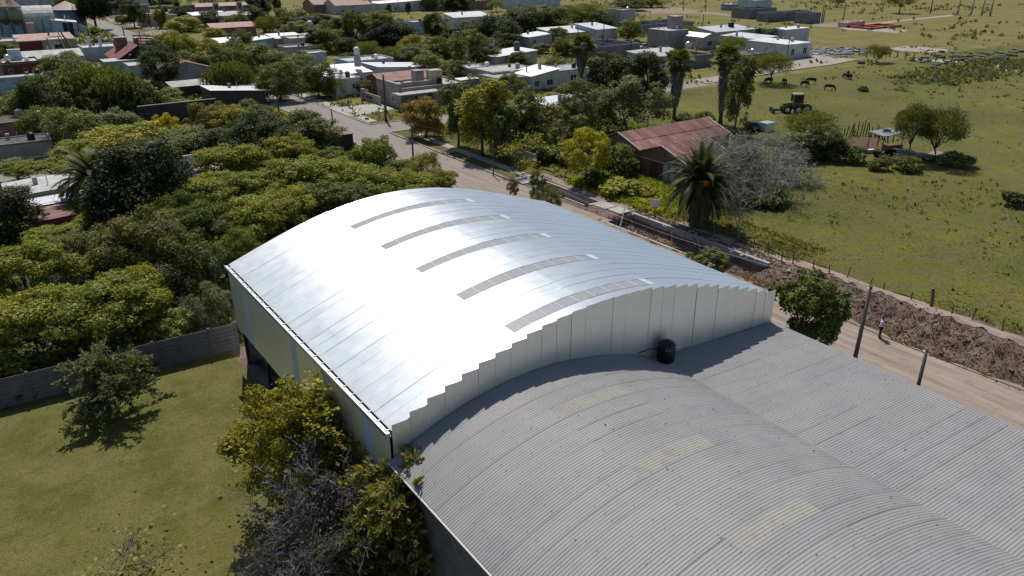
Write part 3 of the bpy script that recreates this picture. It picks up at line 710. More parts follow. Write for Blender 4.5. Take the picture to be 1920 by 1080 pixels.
gw = empty('garden_wall', (66.0, 137.2, 0)); tag(gw, 'low grey garden wall with scribbled graffiti beside the driveway', 'wall')
MB().box(0, .2, 0, 7.5, 0, 1.7).build('wall_panel', M['concrete'], gw); MB().box(-.35, .35, 7.5, 8.2, 0, 2.2).build('pillar', M['concrete'], gw)
sc_ = MB()
for i in range(9):
    y = 6.4 - i * .32; sc_.tube([(-.02, y, .55), (-.02, y - .12, 1.25 - .2 * (i % 2)), (-.02, y - .24, .8), (-.02, y - .34, 1.1)], .035, 4)
sc_.build('graffiti', plain((.03, .03, .035), .7, 0, .1, 2, 0, 'spray_paint'), gw)
house(0, 0, 5.5, 8, 3.4, 'flat', 'white', 'white', 'white flat roofed house front right beside the dark street tree', [(S, 3.6, 1.4, 1.1, 1.0)], par=.2, world=(62.6, 150.5, 0))
h2 = house(0, 0, 10, 9, 3.2, 'sy', 'white', 'metal', 'white walled house with shiny metal roof behind the white flat one', [(S, 6.5, 1.2, 1.2, 1.0)], sheets=5, rise=.8, world=(64.8, 158.8, 0))
house(0, 0, 13, 9, 3.0, 'sX', 'white', 'metal', 'long shiny metal roof house right of the white walled one', [(S, 4, .9, 1.2, 1.2), (S, 8, .9, 1.2, 1.2)], sheets=5, rise=1.0, world=(76.5, 158.8, 0))
house(0, 0, 12, 8, 2.7, 'gx', 'brick', 'tile', 'brown tiled roof house between white house and corner house', [(Wf, 3, 1, 1.2, 1.2)], rise=1.3, over=.6, world=(71.5, 146.5, 0))
house(0, 0, 12, 8, 3.0, 'flat', 'pblue', 'light', 'pale house with white roof slab in the block behind the roof tanks', [(S, 3, 1, 1.3, 1.1)], par=.3, world=(77, 176, 0))
tank((72.8, 161.5, 4.2), .75, 2.4, plain((.35, .42, .45), .6, 0, .1, 1, .1), 'grey-blue tank base standing on the shiny metal roof')
tank((72.8, 161.5, 6.7), .6, 1.6, 'white', 'white water tank stacked on the shiny metal roof')
tank((64.5, 178, 3.6), .6, 1.8, 'galv', 'dull metal tank behind the street trees'); tank((67.0, 177, 3.4), .65, 1.5, 'white', 'pale round tank beside the dull metal one')
# far left block of the main street
for args in [
    (520, 92, 9, 9, 3, 'sy', 'lgrey', 'metal', 'small white sheet roof at the left of the terrace of white houses', [(S, 2, 1, 1, 1)]),
    (548, 96, 8, 9, 3.2, 'flat', 'cream', 'light', 'pale flat roofed house with brick chimney tower in the terrace', [(S, 2, 1, 1, 1)]),
    (575, 88, 8, 8, 3, 'sx', 'lgrey', 'light', 'pale sheet roofed house at the right of the terrace', []),
    (538, 110, 8, 6, 2.6, 'flat', 'lgrey', 'conc', 'low grey flat roof in front of the terrace of white houses', []),
    (580, 120, 5, 5, 2.4, 'flat', 'white', 'white', 'low white flat roof just above the street trees', []),
    (400, 72, 15, 10, 3.2, 'gx', 'brick', 'rust', 'long rusty red gabled roof with a pale skylight strip', [(S, 3, 1, 1, 1)]),
    (415, 98, 9, 8, 2.6, 'sy', 'lgrey', 'metal', 'blue grey sheet roof below the long rusty gable', []),
    (472, 94, 8, 8, 2.6, 'sx', 'pblue', 'metal', 'pale blue metal roof right of the blue grey one', []),
    (365, 45, 14, 10, 3.2, 'sy', 'white', 'metal', 'left white roofed house with a rooftop tank at the top left', []),
    (410, 45, 14, 12, 3, 'gx', 'pblue', 'light', 'pale blue walled shed with white roof at the top left', [(S, 2, .5, 1.4, 2)]),
    (440, 38, 12, 9, 3, 'flat', 'brick', 'light', 'brick house with pale flat roof at the top left', [(S, 3, 1, 1, 1)]),
    (370, 28, 24, 12, 3.4, 'gx', 'brick', 'pink', 'row of pinkish roofs behind the white roofed houses', [])]:
    house(*args, sheets=0, rise=1.2 if args[5] in ('gx', 'gy') else .6)
tank(tuple(at(558, 82) + Vector((0, 4, 3.4))), .9, 3.0, 'brick', 'brick chimney tower on the terrace roof'); tank(tuple(at(560, 78) + Vector((6, 4, 3.4))), .8, 2.6, 'white', 'white square looking tank on the terrace roof')
# peach house and neighbours at the junction
house(268, 50, 10, 10, 4.2, 'flat', 'peach', 'pink', 'peach house beside the dirt junction', [(S, 2, 1, 1.2, 1.5), (S, 6, 1, 1.2, 1.5)])
house(285, 50, 10, 8, 3.6, 'flat', 'peach', 'tile', 'lower peach house right of the peach house', [(S, 2, 1, 1.2, 1.5)])
house(205, 27, 18, 8, 3.4, 'flat', 'lgrey', 'grey', 'grey low building with faded sign at the end of the track', [])
# left edge houses
h3 = house(37, 98, 15, 10, 3.0, 'sy', 'cream', 'pink', 'cream house with faded red roof and red garage wall', [(S, 8.4, .9, 1.6, 1.2), (S, 11.8, .9, 1.6, 1.2)], rise=1.0)
MB().box(.3, 6.2, -.12, -.04, .1, 2.8).build('garage_wall', wallmat('red'), h3)
house(98, 98, 5, 9, 3.2, 'flat', 'cream', 'conc', 'cream flat roofed annex right of the red garage wall', [(S, 1, 1, 2.2, 1.2)])
house(-10, 100, 9, 10, 2.8, 'flat', 'cream', 'light', 'cream flat roofed house at the left edge below the blue hall', [])
house(52, 133, 13, 12, 2.7, 'gx', 'pblue', 'light', 'pale blue house with wide white roof', [(S, 3, 1, 1.2, 1.2)], sheets=6, rise=1.3)
h4 = house(12, 152, 7.5, 9, 3.6, 'flat', 'red', 'light', 'dark red house with cream flat roof at the left edge', [(S, 1, 1.6, .8, 1), (S, 4, 1.6, .8, 1)])
tower(h4, 2, 6, 3.7, 2.6, 2, 2.4, wallmat('pblue')); tank(tuple(h4.location + Vector((1.5, 4, 3.7))), .6, 1.7, 'galv', 'small metal tank on the dark red house')
house(-30, 150, 7, 8, 2.8, 'flat', 'pblue', 'light', 'pale blue grey house at the very left edge', [])
bw = house(-8, 182, 12, 3, 3.6, 'flat', 'blue', 'grey', 'pale blue wall with an air conditioner in front of the dark red house', [], par=0)
MB().box(3.6, 4.5, -.35, -.06, 1.3, 2.0).build('air_conditioner', M['white'], bw)
h5 = house(226, 135, 10, 15, 3.0, 'gy', 'dark', 'maroon', 'dark gabled house with maroon tiled roof and brick chimney', [], rise=3.0, over=.7)
tower(h5, 1.6, 9, 3.4, 2.8, 2.0, 3.8, wallmat('brick'), 'chimney'); tower(h5, 6.5, 12, 3, 1.2, 1.0, 3.6, wallmat('brick'), 'chimney')
h6 = house(162, 116, 12, 10, 3.2, 'flat', 'white', 'light', 'white flat roofed house with chimney slot left of the maroon roof', [])
tower(h6, 2.0, 4, 3.3, .6, 1, 2.6, wallmat('white'), 'chimney'); tower(h6, 4.6, 4, 3.3, .6, 1, 2.6, wallmat('white'), 'chimney')
h7 = house(305, 166, 11, 12, 3.6, 'gy', 'lgrey', 'rust', 'shed with peeling white gable and rusty sheet roof', [(S, 1, 1, 1, 1)], sheets=5, rise=1.6)
house(345, 152, 9, 9, 3.4, 'flat', 'grey', 'conc', 'grey plastered house with flat concrete roof behind the peeling gable', [], par=.2)
house(328, 185, 15, 5, 2.2, 'sy', 'dark', 'conc', 'low shed with patched grey sheets in front of the peeling gable', [], sheets=6, rise=.4)
house(247, 150, 13, 7, 3.0, 'flat', 'green', 'light', 'low green walled house with pale roof behind the weeping trees', [(S, 7, .9, 1, 1)], par=.1)
tank(tuple(at(258, 150) + Vector((3, 3, 3.1))), .8, 2.3, 'concrete', 'grey concrete tank on the low green walled house')
house(200, 140, 9, 6, 2.9, 'flat', 'green', 'light', 'little green roof slab behind the weeping trees', [], par=0)
h8 = house(402, 208, 10, 7, 2.8, 'sX', 'dark', 'metal', 'bright metal sheet roof on a dark open shed', [], sheets=7, rise=.9)
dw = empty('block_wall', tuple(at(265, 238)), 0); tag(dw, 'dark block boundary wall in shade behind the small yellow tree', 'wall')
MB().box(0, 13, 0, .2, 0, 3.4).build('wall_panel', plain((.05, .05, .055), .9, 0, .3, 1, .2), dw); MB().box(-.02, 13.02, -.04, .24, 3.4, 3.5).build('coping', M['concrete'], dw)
h9 = house(8, 268, 8, 7, 2.9, 'flat', 'brick', 'dark', 'dark low brick house with a roof tank at the left edge', [], par=.1)
tank(tuple(h9.location + Vector((3.2, 4, 3.1))), .65, 1.2, 'concrete', 'grey tank on the dark low brick house')
house(-15, 312, 8, 5, 2.6, 'flat', 'grey', 'dark', 'grey walled house by the side street at the left edge', [], par=.15)
h10 = house(60, 418, 7.2, 6.8, 2.7, 'sx', 'lgrey', 'light', 'house with patched pale sheet roof in front of the side street', [], sheets=4, rise=.25, over=.15, world=(1.4, 98.6, 0))
house(0, 0, 9.5, 3.4, 2.3, 'sx', 'lgrey', 'metal', 'metal sheet lean-to below the patched pale roof', [], sheets=6, rise=.2, over=.1, world=(1.9, 94.6, 0))
house(0, 0, 4.6, 5.0, 2.1, 'sx', 'red', 'rust', 'small rusty sheet roof patched with red sheets', [], sheets=5, rise=.2, over=.1, world=(2.2, 89.2, 0))
cg = empty('steel_cage', (8.8, 99.5, 0)); tag(cg, 'dark open steel frame right of the patched pale roof', 'frame'); m = MB()
for x in (0, 1.2, 2.4):
    for y in (0, 1.6, 3.2): m.tube([(x, y, 0), (x, y, 2.8)], .05, 4)
    m.tube([(x, 0, 2.8), (x, 3.2, 2.8)], .05, 4)
for y in (0, 1.6, 3.2): m.tube([(0, y, 2.8), (2.4, y, 2.8)], .05, 4)
m.build('frame', plain((.10, .04, .035), .7, 0, .2, 1, .1), cg)
pnl = empty('panel_shed', (21.6, 98.9, 0)); tag(pnl, 'shed with a crumpled white wall panel and bright loose roof sheets', 'shed')
MB().box(-.6, 4.2, 3.2, 3.35, 0, 3.9).build('panel', M['white'], pnl)
for i in range(5): MB().slab([(.0 + i * 1.0, .2, 2.4 + random.uniform(-.1, .12)), (.93 + i * 1.0, .2, 2.4 + random.uniform(-.1, .12)), (.93 + i * 1.0, 3.1, 2.65), (.0 + i * 1.0, 3.1, 2.65)], .05).build('roof_sheet', roofmat('metal') if i % 3 else M['rust'], pnl)
MB().box(.1, 4.8, .3, 3.1, 0, 2.3).build('wall', wallmat('pblue'), pnl)
house(0, 0, 6.5, 5, 2.8, 'sy', 'dark', 'rust', 'rusty flat shack roof among the trees left of the main street', [], sheets=5, rise=.3, world=(39.6, 106.0, 0))
# right of the street trees
house(0, 0, 11, 8, 2.8, 'sy', 'brick', 'metal', 'brick yard shed with pale tin roof behind the slim trees', [], sheets=6, rise=.5, world=(82.5, 103.0, 0))
cw = empty('concrete_wall', (62.9, 83.0, 0), 0); tag(cw, 'pale concrete wall standing alone by the corner trees', 'wall')
MB().box(0, .2, 0, 11.5, 0, 1.9).build('wall_panel', M['concrete'], cw)
w1 = house(0, 0, 7.5, 8, 3.1, 'sx', 'white', 'metal', 'white house with shiny roof sloping forward beside a fan palm', [(S, .9, .9, 1.2, 1.3), (S, 4.2, .9, 1.7, 1.3)], sheets=6, rise=1.0, world=(99.5, 133.2, 0))
house(0, 0, 9.5, 7, 3.3, 'flat', 'white', 'grey', 'white annex with grey roof right of the shiny sloping roof', [(S, 4, 1, 1.8, 1.4)], par=.1, world=(107.3, 134.5, 0))
house(0, 0, 7, 8, 3.0, 'flat', 'lgrey', 'grey', 'grey flat annex left of the shiny sloping roof', [(S, 5, 1, 1.2, 1.2)], par=.1, world=(92.0, 134.0, 0))
h11 = house(0, 0, 13, 9, 3.2, 'sx', 'lgrey', 'metal', 'house with white roof and square chimney behind the white house', [(Wf, 2, 1, 1, 1)], sheets=5, rise=.8, world=(110.5, 163, 0))
tower(h11, 1.5, 5, 3.6, 1.8, 1.5, 3.0, wallmat('white'), 'chimney'); tank(tuple(h11.location + Vector((9.5, 4, 3.9))), .8, 2.2, 'block', 'dark square tank block on the roof behind the white house')
house(890, 160, 7, 8, 3.2, 'flat', 'grey', 'light', 'small grey house with white roof and two dark windows', [(S, 2.5, 1, .7, 1.1), (S, 3.6, 1, .7, 1.1)], par=.15)
house(925, 168, 12, 9, 3.4, 'flat', 'lgrey', 'conc', 'stained grey house right of the small grey one', [], par=.15)
house(862, 175, 5, 3, 2.6, 'flat', 'grey', 'metal', 'low grey lean-to behind the tallest street tree', [], par=0)
house(992, 90, 9, 8, 3.1, 'sx', 'lgrey', 'metal', 'small grey house with a dark window below the grove', [(S, 1.5, 1, 1.3, 1.3)], rise=.6)
house(1045, 82, 20, 11, 3.0, 'sy', 'lgrey', 'metal', 'long low white sheet roof left of the cars', [(S, 5, 1, 2, 1)], rise=.9, sheets=7)
house(1118, 80, 9, 11, 4.0, 'sy', 'white', 'metal', 'white gable ended roof right before the parked cars', [(S, 2, 1, 1.3, 1.2)], rise=1.0, sheets=4)
house(1162, 52, 8, 7, 6.0, 'flat', 'lgrey', 'conc', 'small pale grey cube house behind the yellow-green tree', [])
house(1205, 64, 26, 13, 3.0, 'open', 'block', 'conc', 'dark unfinished walls with a green net behind the cars', [])
house(1128, 109, 14.5, 14, 3.0, 'open', 'block', 'conc', 'unfinished house of bare grey block walls without a roof', [(S, 6, 1, 1, 1)])
h12 = house(1252, 92, 8.5, 9, 5.2, 'flat', 'grey', 'conc', 'grey block house with tall square tower', [], par=0); tower(h12, 5.2, 3, 5.3, 3.6, 3, 3.6, wallmat('grey'))
house(1316, 94, 6.5, 10, 3.6, 'gy', 'lgrey', 'metal', 'small gabled annex with dark window right of the towered house', [(S, 2.2, 1, 2, 1.5)], rise=.9)
h13 = house(1340, 83, 19, 8, 3.6, 'sy', 'lgrey', 'metal', 'grey house with shiny roof and a domed tank', [], rise=.9, sheets=6); tank(tuple(h13.location + Vector((13, 5, 4.2))), 1.0, 1.6, 'black_plastic', 'domed dark tank on the shiny roofed grey house')
house(1215, 130, 15, 8, 2.8, 'sy', 'lgrey', 'light', 'long pale sheet roof between the dark trees and the towered house', [], rise=.8, sheets=6)
h14 = house(1298, 128, 7, 7, 3.0, 'open', 'block', 'conc', 'small unfinished block room beside a round roof tank', []); tank(tuple(at(1288, 112) + Vector((0, 0, 3))), .8, 1.8, 'galv', 'round blue-grey tank beside the unfinished block room')
house(1382, 128, 12, 8, 2.8, 'flat', 'grey', 'dark', 'grey low house right of the tall palms', [], par=.2)
h15 = house(1474, 113, 10.5, 14, 4.0, 'flat', 'white', 'white', 'white cube house with two windows at the edge of the pasture', [(S, 1.6, 1.1, 1.5, 1.8), (S, 7.0, 1.1, 1.6, 1.8)], par=0)
house(1470, 88, 12, 6, 5.0, 'flat', 'white', 'white', 'smaller white block behind the white cube house', [], par=0)
house(1420, 100, 8, 14, 3.8, 'sx', 'pblue', 'metal', 'pale walled house left of the white cube house with a black tank', [], rise=.5); tank(tuple(at(1428, 92) + Vector((0, 2, 4.2))), 1.0, 1.8, 'black_plastic', 'black tank on the pale walled house')
for px, py, W, D, h, lb in ((1405, 36, 18, 10, 4.0, 'far unfinished grey building left part with taller room'), (1440, 42, 28, 6, 3.4, 'far long unfinished grey block wall building'), (1512, 45, 9, 6, 4.0, 'far unfinished grey block room at the right end of the long wall')):
    house(px, py, W, D, h, 'open', 'block', 'conc', lb)
house(1412, 19, 14, 10, 4.5, 'sy', 'pblue', 'metal', 'far small pale blue house with white roof at the top right', [(S, 3, 1, 1, 1)], rise=.8)
house(1366, 20, 7, 5, 2.8, 'flat', 'grey', 'conc', 'far little grey hut in the field', [], par=0)
# top row
for args in [
    (590, 26, 22, 14, 4, 'gx', 'brick', 'pink', 'pink roofed house at the top left of centre'),
    (630, 28, 18, 14, 4, 'gx', 'lgrey', 'pink', 'second pink roofed house at the top with dark walls'),
    (612, 2, 30, 12, 4, 'gx', 'brick', 'tile', 'brown roofs cut by the top edge left of centre'),
    (680, 24, 5, 5, 6, 'flat', 'white', 'white', 'slim white tower house at the top'),
    (712, 24, 34, 14, 4, 'sx', 'white', 'metal', 'long white house with white roof at the top of the photo'),
    (770, 12, 28, 12, 4.5, 'gx', 'lgrey', 'tile', 'reddish roof behind the long white house'),
    (800, 20, 17, 12, 9, 'gy', 'lgrey', 'light', 'tall pale gabled house at the top'),
    (866, 20, 8, 9, 7, 'flat', 'red', 'tile', 'narrow red house wall at the top'),
    (880, 20, 14, 8, 4, 'flat', 'brick', 'grey', 'low brick building right of the narrow red wall'),
    (912, 10, 44, 10, 6, 'flat', 'pblue', 'grey', 'long blue-grey warehouse wall at the top edge'),
    (852, 52, 17, 8, 3.6, 'sy', 'white', 'white', 'small hut with brilliant white roof in the middle of the town'),
    (775, 66, 6, 8, 4.0, 'flat', 'pblue', 'light', 'pale blue hut half hidden left of the small white roof hut'),
    (962, 18, 30, 12, 5, 'flat', 'pblue', 'grey', 'blue-grey shed right of the long warehouse at the top')]:
    r_ = house(*args, [(S, 3, 1, 1.2, 1.2), (S, 8, 1, 1.2, 1.2)] if args[2] > 12 else [], rise=2.5 if args[5] in ('gx', 'gy') else 1.2)
for i, (px, py, lb) in enumerate([(313, 19, 'left square tank tower'), (364, 17, 'middle square tank tower'), (408, 14, 'right square tank tower'), (452, 12, 'farthest right square tank tower')]):
    g_ = at(px, py + 22); hh = height_at(g_, px, py - 9); m = MB(); t = empty('tank_stand', (g_[0], g_[1], 0)); tag(t, lb + ' among the far houses at the top left', 'tank tower')
    MB().box(-1.2, 1.2, -.3, .3, 0, hh).build('tower', wallmat('lgrey'), t); MB().box(-.8, .8, -.45, -.31, hh * .55, hh * .9).build('opening', wallmat('dark'), t)

# ---- blue arched hall and silos ----
bh = empty('arched_hall', tuple(at(-20, 75)), R(-4)); tag(bh, 'large blue hall with pale barrel roof at the top left', 'hall')
Lb, Db, hb = 20.5, 15, 5.6
arc = [(Db/2 - Db/2*math.cos(t), hb + 4.2*math.sin(t)) for t in np.linspace(0, PI, 13)]
MB().prism([(0, 0)] + arc + [(Db, 0)], 0, Lb, 'x').build('wall', wallmat('blue'), bh)
for a in range(12):
    for i in range(6):
        (y0, z0), (y1, z1) = arc[a], arc[a + 1]; xa, xb = i * Lb / 6 + .1, (i + 1) * Lb / 6 - .1
        if a > 7: continue
        MB().slab([(xa, y0, z0 + .15), (xb, y0, z0 + .15), (xb, y1, z1 + .15), (xa, y1, z1 + .15)], .12).build('roof_sheet', roofmat('light'), bh)
MB().box(11.5, 14, -2.5, -.02, 0, 5).build('porch', wallmat('peach'), bh)
MB().box(16.4, 16.6, -.25, -.02, 0, 6).build('downpipe', M['dark_steel'], bh)
bl = house(103, 70, 7.5, 8, 4.6, 'sX', 'blue', 'white', 'blue lean-to with white roof at the end of the arched hall', [(S, 3, .2, 3.4, 4.5)], rise=1.0, rz=R(-4))
for i, (px, lb) in enumerate([(18, 'left hopper silo on tall legs in front of the blue hall'), (40, 'right hopper silo on tall legs in front of the blue hall')]):
    g_ = at(px, 73); s_ = empty('hopper_silo', (g_[0], g_[1], 0)); tag(s_, lb, 'silo')
    zt = height_at(g_, px, 12); zb = height_at(g_, px, 36); zc_ = height_at(g_, px, 47); r = 2.25
    MB().cyl(0, 0, zb, zt, r, r, 16).build('bin', plain((.20, .24, .20), .7, .2, .35, .8, .2, 'stained_steel'), s_, True)
    MB().cyl(0, 0, zt, zt + 2.0, r * 1.05, .3, 16).build('roof', plain((.28, .17, .14), .7, .1, .3, .8, .2, 'rusty_cone'), s_)
    MB().cyl(0, 0, zc_, zb, .3, r, 16).build('hopper', plain((.14, .11, .095), .7, .2, .35, .8, .2, 'dark_hopper'), s_)
    for a in range(4):
        x, y = r * math.cos(a * PI/2 + PI/4), r * math.sin(a * PI/2 + PI/4); MB().tube([(x, y, 0), (x, y, zb + .3)], .22, 6).build('leg', plain((.09, .11, .14), .6, .3, .2, 1, .1, 'blue_steel'), s_)
for px, py, r, h, lb in ((131, 46, 4.8, 6.5, 'farther round bin with cone roof right of the blue hall'), (137, 57, 5.2, 7.5, 'nearer round bin with cone roof right of the blue hall')):
    g_ = at(px, py); s_ = empty('round_bin', (g_[0], g_[1], 0)); tag(s_, lb, 'silo')
    MB().cyl(0, 0, 0, h, r, r, 20).build('wall', plain((.13, .14, .19), .6, .3, .25, .8, .2, 'bin_steel'), s_, True)
    MB().cyl(0, 0, h, h + 2.4, r * 1.08, .2, 20).build('roof', plain((.33, .26, .24), .7, .1, .2, .8, .2, 'bin_roof'), s_)
g_ = at(75, 28); gy = empty('gantry', (g_[0], g_[1], 0)); tag(gy, 'steel elevator gantry with braces behind the blue hall', 'gantry'); m = MB()
for x in (-14, -6, 2, 10): m.tube([(x, 0, 0), (x, 0, 22)], .3, 4); m.tube([(x, 6, 0), (x, 6, 22)], .3, 4)
for x in (-14, -6, 2): m.tube([(x, 0, 2), (x + 8, 0, 16)], .2, 4); m.tube([(x + 8, 0, 4), (x, 0, 18)], .2, 4)
m.tube([(-14, 0, 20), (22, 0, 4)], .45, 4); m.build('frame', plain((.30, .33, .37), .6, .3, .2, 1, .1, 'grey_blue_steel'), gy)
house(20, 28, 60, 14, 9, 'gx', 'pblue', 'light', 'pale blue store behind the blue hall', [], rise=4)
# white posts by the track
pm_ = MB().box(-.12, .12, -.12, .12, 0, 3.0).mesh('white_post', M['white'])
for i in range(8):
    p = at(147 + i * 3.2, 58 + i * 1.4); o = link('white_post', pm_, None, p)
    tag(o, 'white concrete post in the row beside the weeping tree at the top left', 'post', 'white posts beside the dirt track')
og = empty('orange_gate', tuple(at(252, 86)), R(-50)); tag(og, 'long orange slatted barrier beside the grass verge', 'barrier')
for z in (.5, 1.3, 2.1, 2.9): MB().box(0, 7.5, -.06, .06, z, z + .45).build('rail', plain((.5, .12, .04), .6, 0, .2, 1, .1, 'orange_paint'), og)
for x in (0, 2.4, 4.9, 7.3): MB().box(x, x + .15, .07, .17, 0, 3.5).build('post', M['pole_wood'], og)
# ================= vegetation =================
def leaf_quads(P, Nn, size, aspect=1.0, rg=None, up=None, droop=0.0):
    """P centres, Nn normals; returns quads (n*4 verts)"""
    n = len(P); rnd = rg.normal(size=(n, 3))
    Nn = Nn / (np.linalg.norm(Nn, axis=1, keepdims=True) + 1e-9)
    A = np.cross(Nn, rnd); A /= (np.linalg.norm(A, axis=1, keepdims=True) + 1e-9)
    if up is not None:
        A = up / (np.linalg.norm(up, axis=1, keepdims=True) + 1e-9)
        Nn = np.cross(A, rnd); Nn /= (np.linalg.norm(Nn, axis=1, keepdims=True) + 1e-9)
    B = np.cross(Nn, A); s = size * rg.uniform(.6, 1.4, (n, 1))
    a = A * s * aspect; b = B * s
    V = np.stack([P - a, P - b * .9 + a * .1, P + a, P + b * .9 + a * .1], 1)
    return V
def leaf_mesh(name, V, mat):
    n = V.shape[0]; return np_mesh(name, V.reshape(-1, 3), np.arange(n * 4).reshape(n, 4), mat)

def blobs_broad(rg, n, rx, rz, zc, br, flat=1.0, low=-.5):
    B = []
    while len(B) < n:
        d = rg.normal(size=3); d /= np.linalg.norm(d)
        if d[2] < low: continue
        f = rg.uniform(.45, 1.0) ** .6
        r = br * rg.uniform(.55, 1.4); th = math.atan2(d[1], d[0])
        if len(B) == 0: ph = rg.uniform(0, 6, 3)
        an = 1 + .16 * math.sin(2 * th + ph[0]) + .13 * math.sin(3 * th + ph[1]) + .10 * math.sin(5 * th + ph[2] + d[2] * 3)
        B.append((np.array([d[0] * (rx - r * .6) * f * an, d[1] * (rx - r * .6) * f * an, zc + d[2] * (rz - r * flat * .5) * f * (.85 + .3 * an * an / 1.2)]), r, flat))
    return B
def crown_from_blobs(rg, B, n, size, mat, name='crown', aspect=1.0, topbias=.35, jitter=.35):
    vol = np.array([b[1] ** 2 for b in B]); cnt = (vol / vol.sum() * n).astype(int)
    Ps, Ns = [], []
    for (c, r, fl), k in zip(B, cnt):
        d = rg.normal(size=(k, 3)); d /= np.linalg.norm(d, axis=1, keepdims=True)
        neg = (d[:, 2] < -.25) & (rg.random(k) < .6); d[neg, 2] *= -1
        # lumpy radius
        lump = 1 + .30 * np.sin(d[:, 0] * 6 + c[0]) * np.sin(d[:, 1] * 6 + c[1]) + .12 * np.sin(d[:, 2] * 11 + c[2])
        rad = r * lump * (1 - np.abs(rg.normal(size=k)) * .16 - (rg.random(k) < .12) * rg.random(k) * .5)
        st = (rg.random(k) < .05); rad[st] *= rg.uniform(1.05, 1.28, st.sum())
        p = d * rad[:, None]; p[:, 2] *= fl
        Ps.append(c + p); nn = d + rg.normal(size=(k, 3)) * (.55) + np.array([0, 0, topbias]); Ns.append(nn)
    P = np.concatenate(Ps); N = np.concatenate(Ns)
    return leaf_mesh(name, leaf_quads(P, N, size, aspect, rg), mat)
def limb_mesh(rg, B, h, r0, mat, trunk_top, lean=.3, n=7, name='trunk'):
    m = MB(); tx, ty = rg.normal(size=2) * lean
    top = Vector((tx, ty, trunk_top))
    m.tube([(0, 0, -.3), (tx * .2, ty * .3, trunk_top * .35), (tx * .6, ty * .5, trunk_top * .7), top], [r0 * 1.25, r0, r0 * .85, r0 * .7], n)
    sel = sorted(B, key=lambda b: rg.random())[:14]
    for c, r, fl in sel:
        e = Vector(c); mid = top.lerp(e, .5) + Vector((rg.normal() * .3, rg.normal() * .3, .25))
        m.tube([top, mid, e], [r0 * .5, r0 * .28, r0 * .08], 4, False)
    return m.mesh(name, mat, True)

PROTO = {}   # kind -> list of (crown_mesh, trunk_mesh, H0, W0)
def addp(kind, crown, trunk, H0, W0): PROTO.setdefault(kind, []).append((crown, trunk, H0, W0))
def rgs(s): return np.random.default_rng(s)
def mk_broad(kind, seeds, n, size, mat='leaf', nb=34, br=1.15, rx=3.5, rz=2.7, zc=4.3, H0=7.2, flat=.85, low=-.5, tt=2.2, bark='bark', r0=.2, **kw):
    for s in seeds:
        g = rgs(s); B = blobs_broad(g, nb, rx, rz, zc, br, flat, low)
        addp(kind, crown_from_blobs(g, B, n, size, M[mat], **kw), limb_mesh(g, B, H0, r0, M[bark], tt), H0, rx * 2)
mk_broad('broad', (1, 2, 3, 4, 101), 21000, .085, nb=80, br=.78, zc=3.7, rz=3.3, low=-.95, tt=1.4)
mk_broad('dense', (5, 6, 105), 22000, .09, nb=70, br=.95, zc=3.5, rz=3.5, low=-.95, tt=1.0, mat='leaf_gloss')
mk_broad('umbrella', (7, 8, 9, 10, 110), 22000, .08, nb=84, br=.72, rz=2.4, zc=4.7, flat=.62, low=-.35, tt=2.4, jitter=.5)
mk_broad('loose', (11, 12, 13), 11000, .09, nb=64, br=.58, rx=3.4, rz=3.2, zc=3.8, flat=.9, low=-.9, bark='bark_pale', r0=.14)
mk_broad('tall', (14, 15, 16), 12000, .095, nb=52, br=.6, rx=2.2, rz=4.2, zc=5.2, H0=9.5, flat=1.2, low=-.9, tt=3.0, r0=.14)
mk_broad('bush', (17, 18, 19), 4200, .10, nb=22, br=.55, rx=1.5, rz=1.1, zc=1.0, H0=2.1, flat=.9, low=-.4, tt=.4, r0=.06)
# near, large-leaved street trees
mk_broad('street', (20, 21, 22), 19000, .068, mat='leaf_gloss', nb=52, br=.46, rx=2.7, rz=2.7, zc=3.7, H0=6.3, flat=.9, low=-.9, tt=2.2, r0=.13, aspect=1.3)
mk_broad('neartree', (23,), 24000, .056, mat='leaf', nb=90, br=.5, rx=3.3, rz=3.2, zc=3.9, H0=7.2, flat=1.0, low=-.8, tt=1.6, r0=.14, aspect=1.5)
def mk_willow(seed):  # weeping strands
    g = rgs(seed); B = blobs_broad(g, 26, 3.2, 2.2, 5.2, 1.1, .8, -.2); Ps, Us = [], []
    for c, r, fl in B:
        for _ in range(38):
            d = g.normal(size=3); d /= np.linalg.norm(d); d[2] = abs(d[2])
            st = c + d * r * np.array([1, 1, .8]); L = g.uniform(1.2, 3.4); k = int(L / .17); out = d[:2] * .35
            for i in range(k):
                f = i / k; Ps.append(st + np.array([out[0] * f, out[1] * f, -L * f]) + g.normal(size=3) * .05); Us.append([out[0] * .2, out[1] * .2, -1])
    P = np.array(Ps); P[:, 2] = np.maximum(P[:, 2], .5)
    V = leaf_quads(P, P, .075, 2.6, g, up=np.array(Us) + g.normal(size=P.shape) * .25)
    addp('willow', leaf_mesh('crown', V, M['leaf']), limb_mesh(g, B, 7, .25, M['bark'], 2.5), 7.6, 7.2)
mk_willow(31); mk_willow(32)
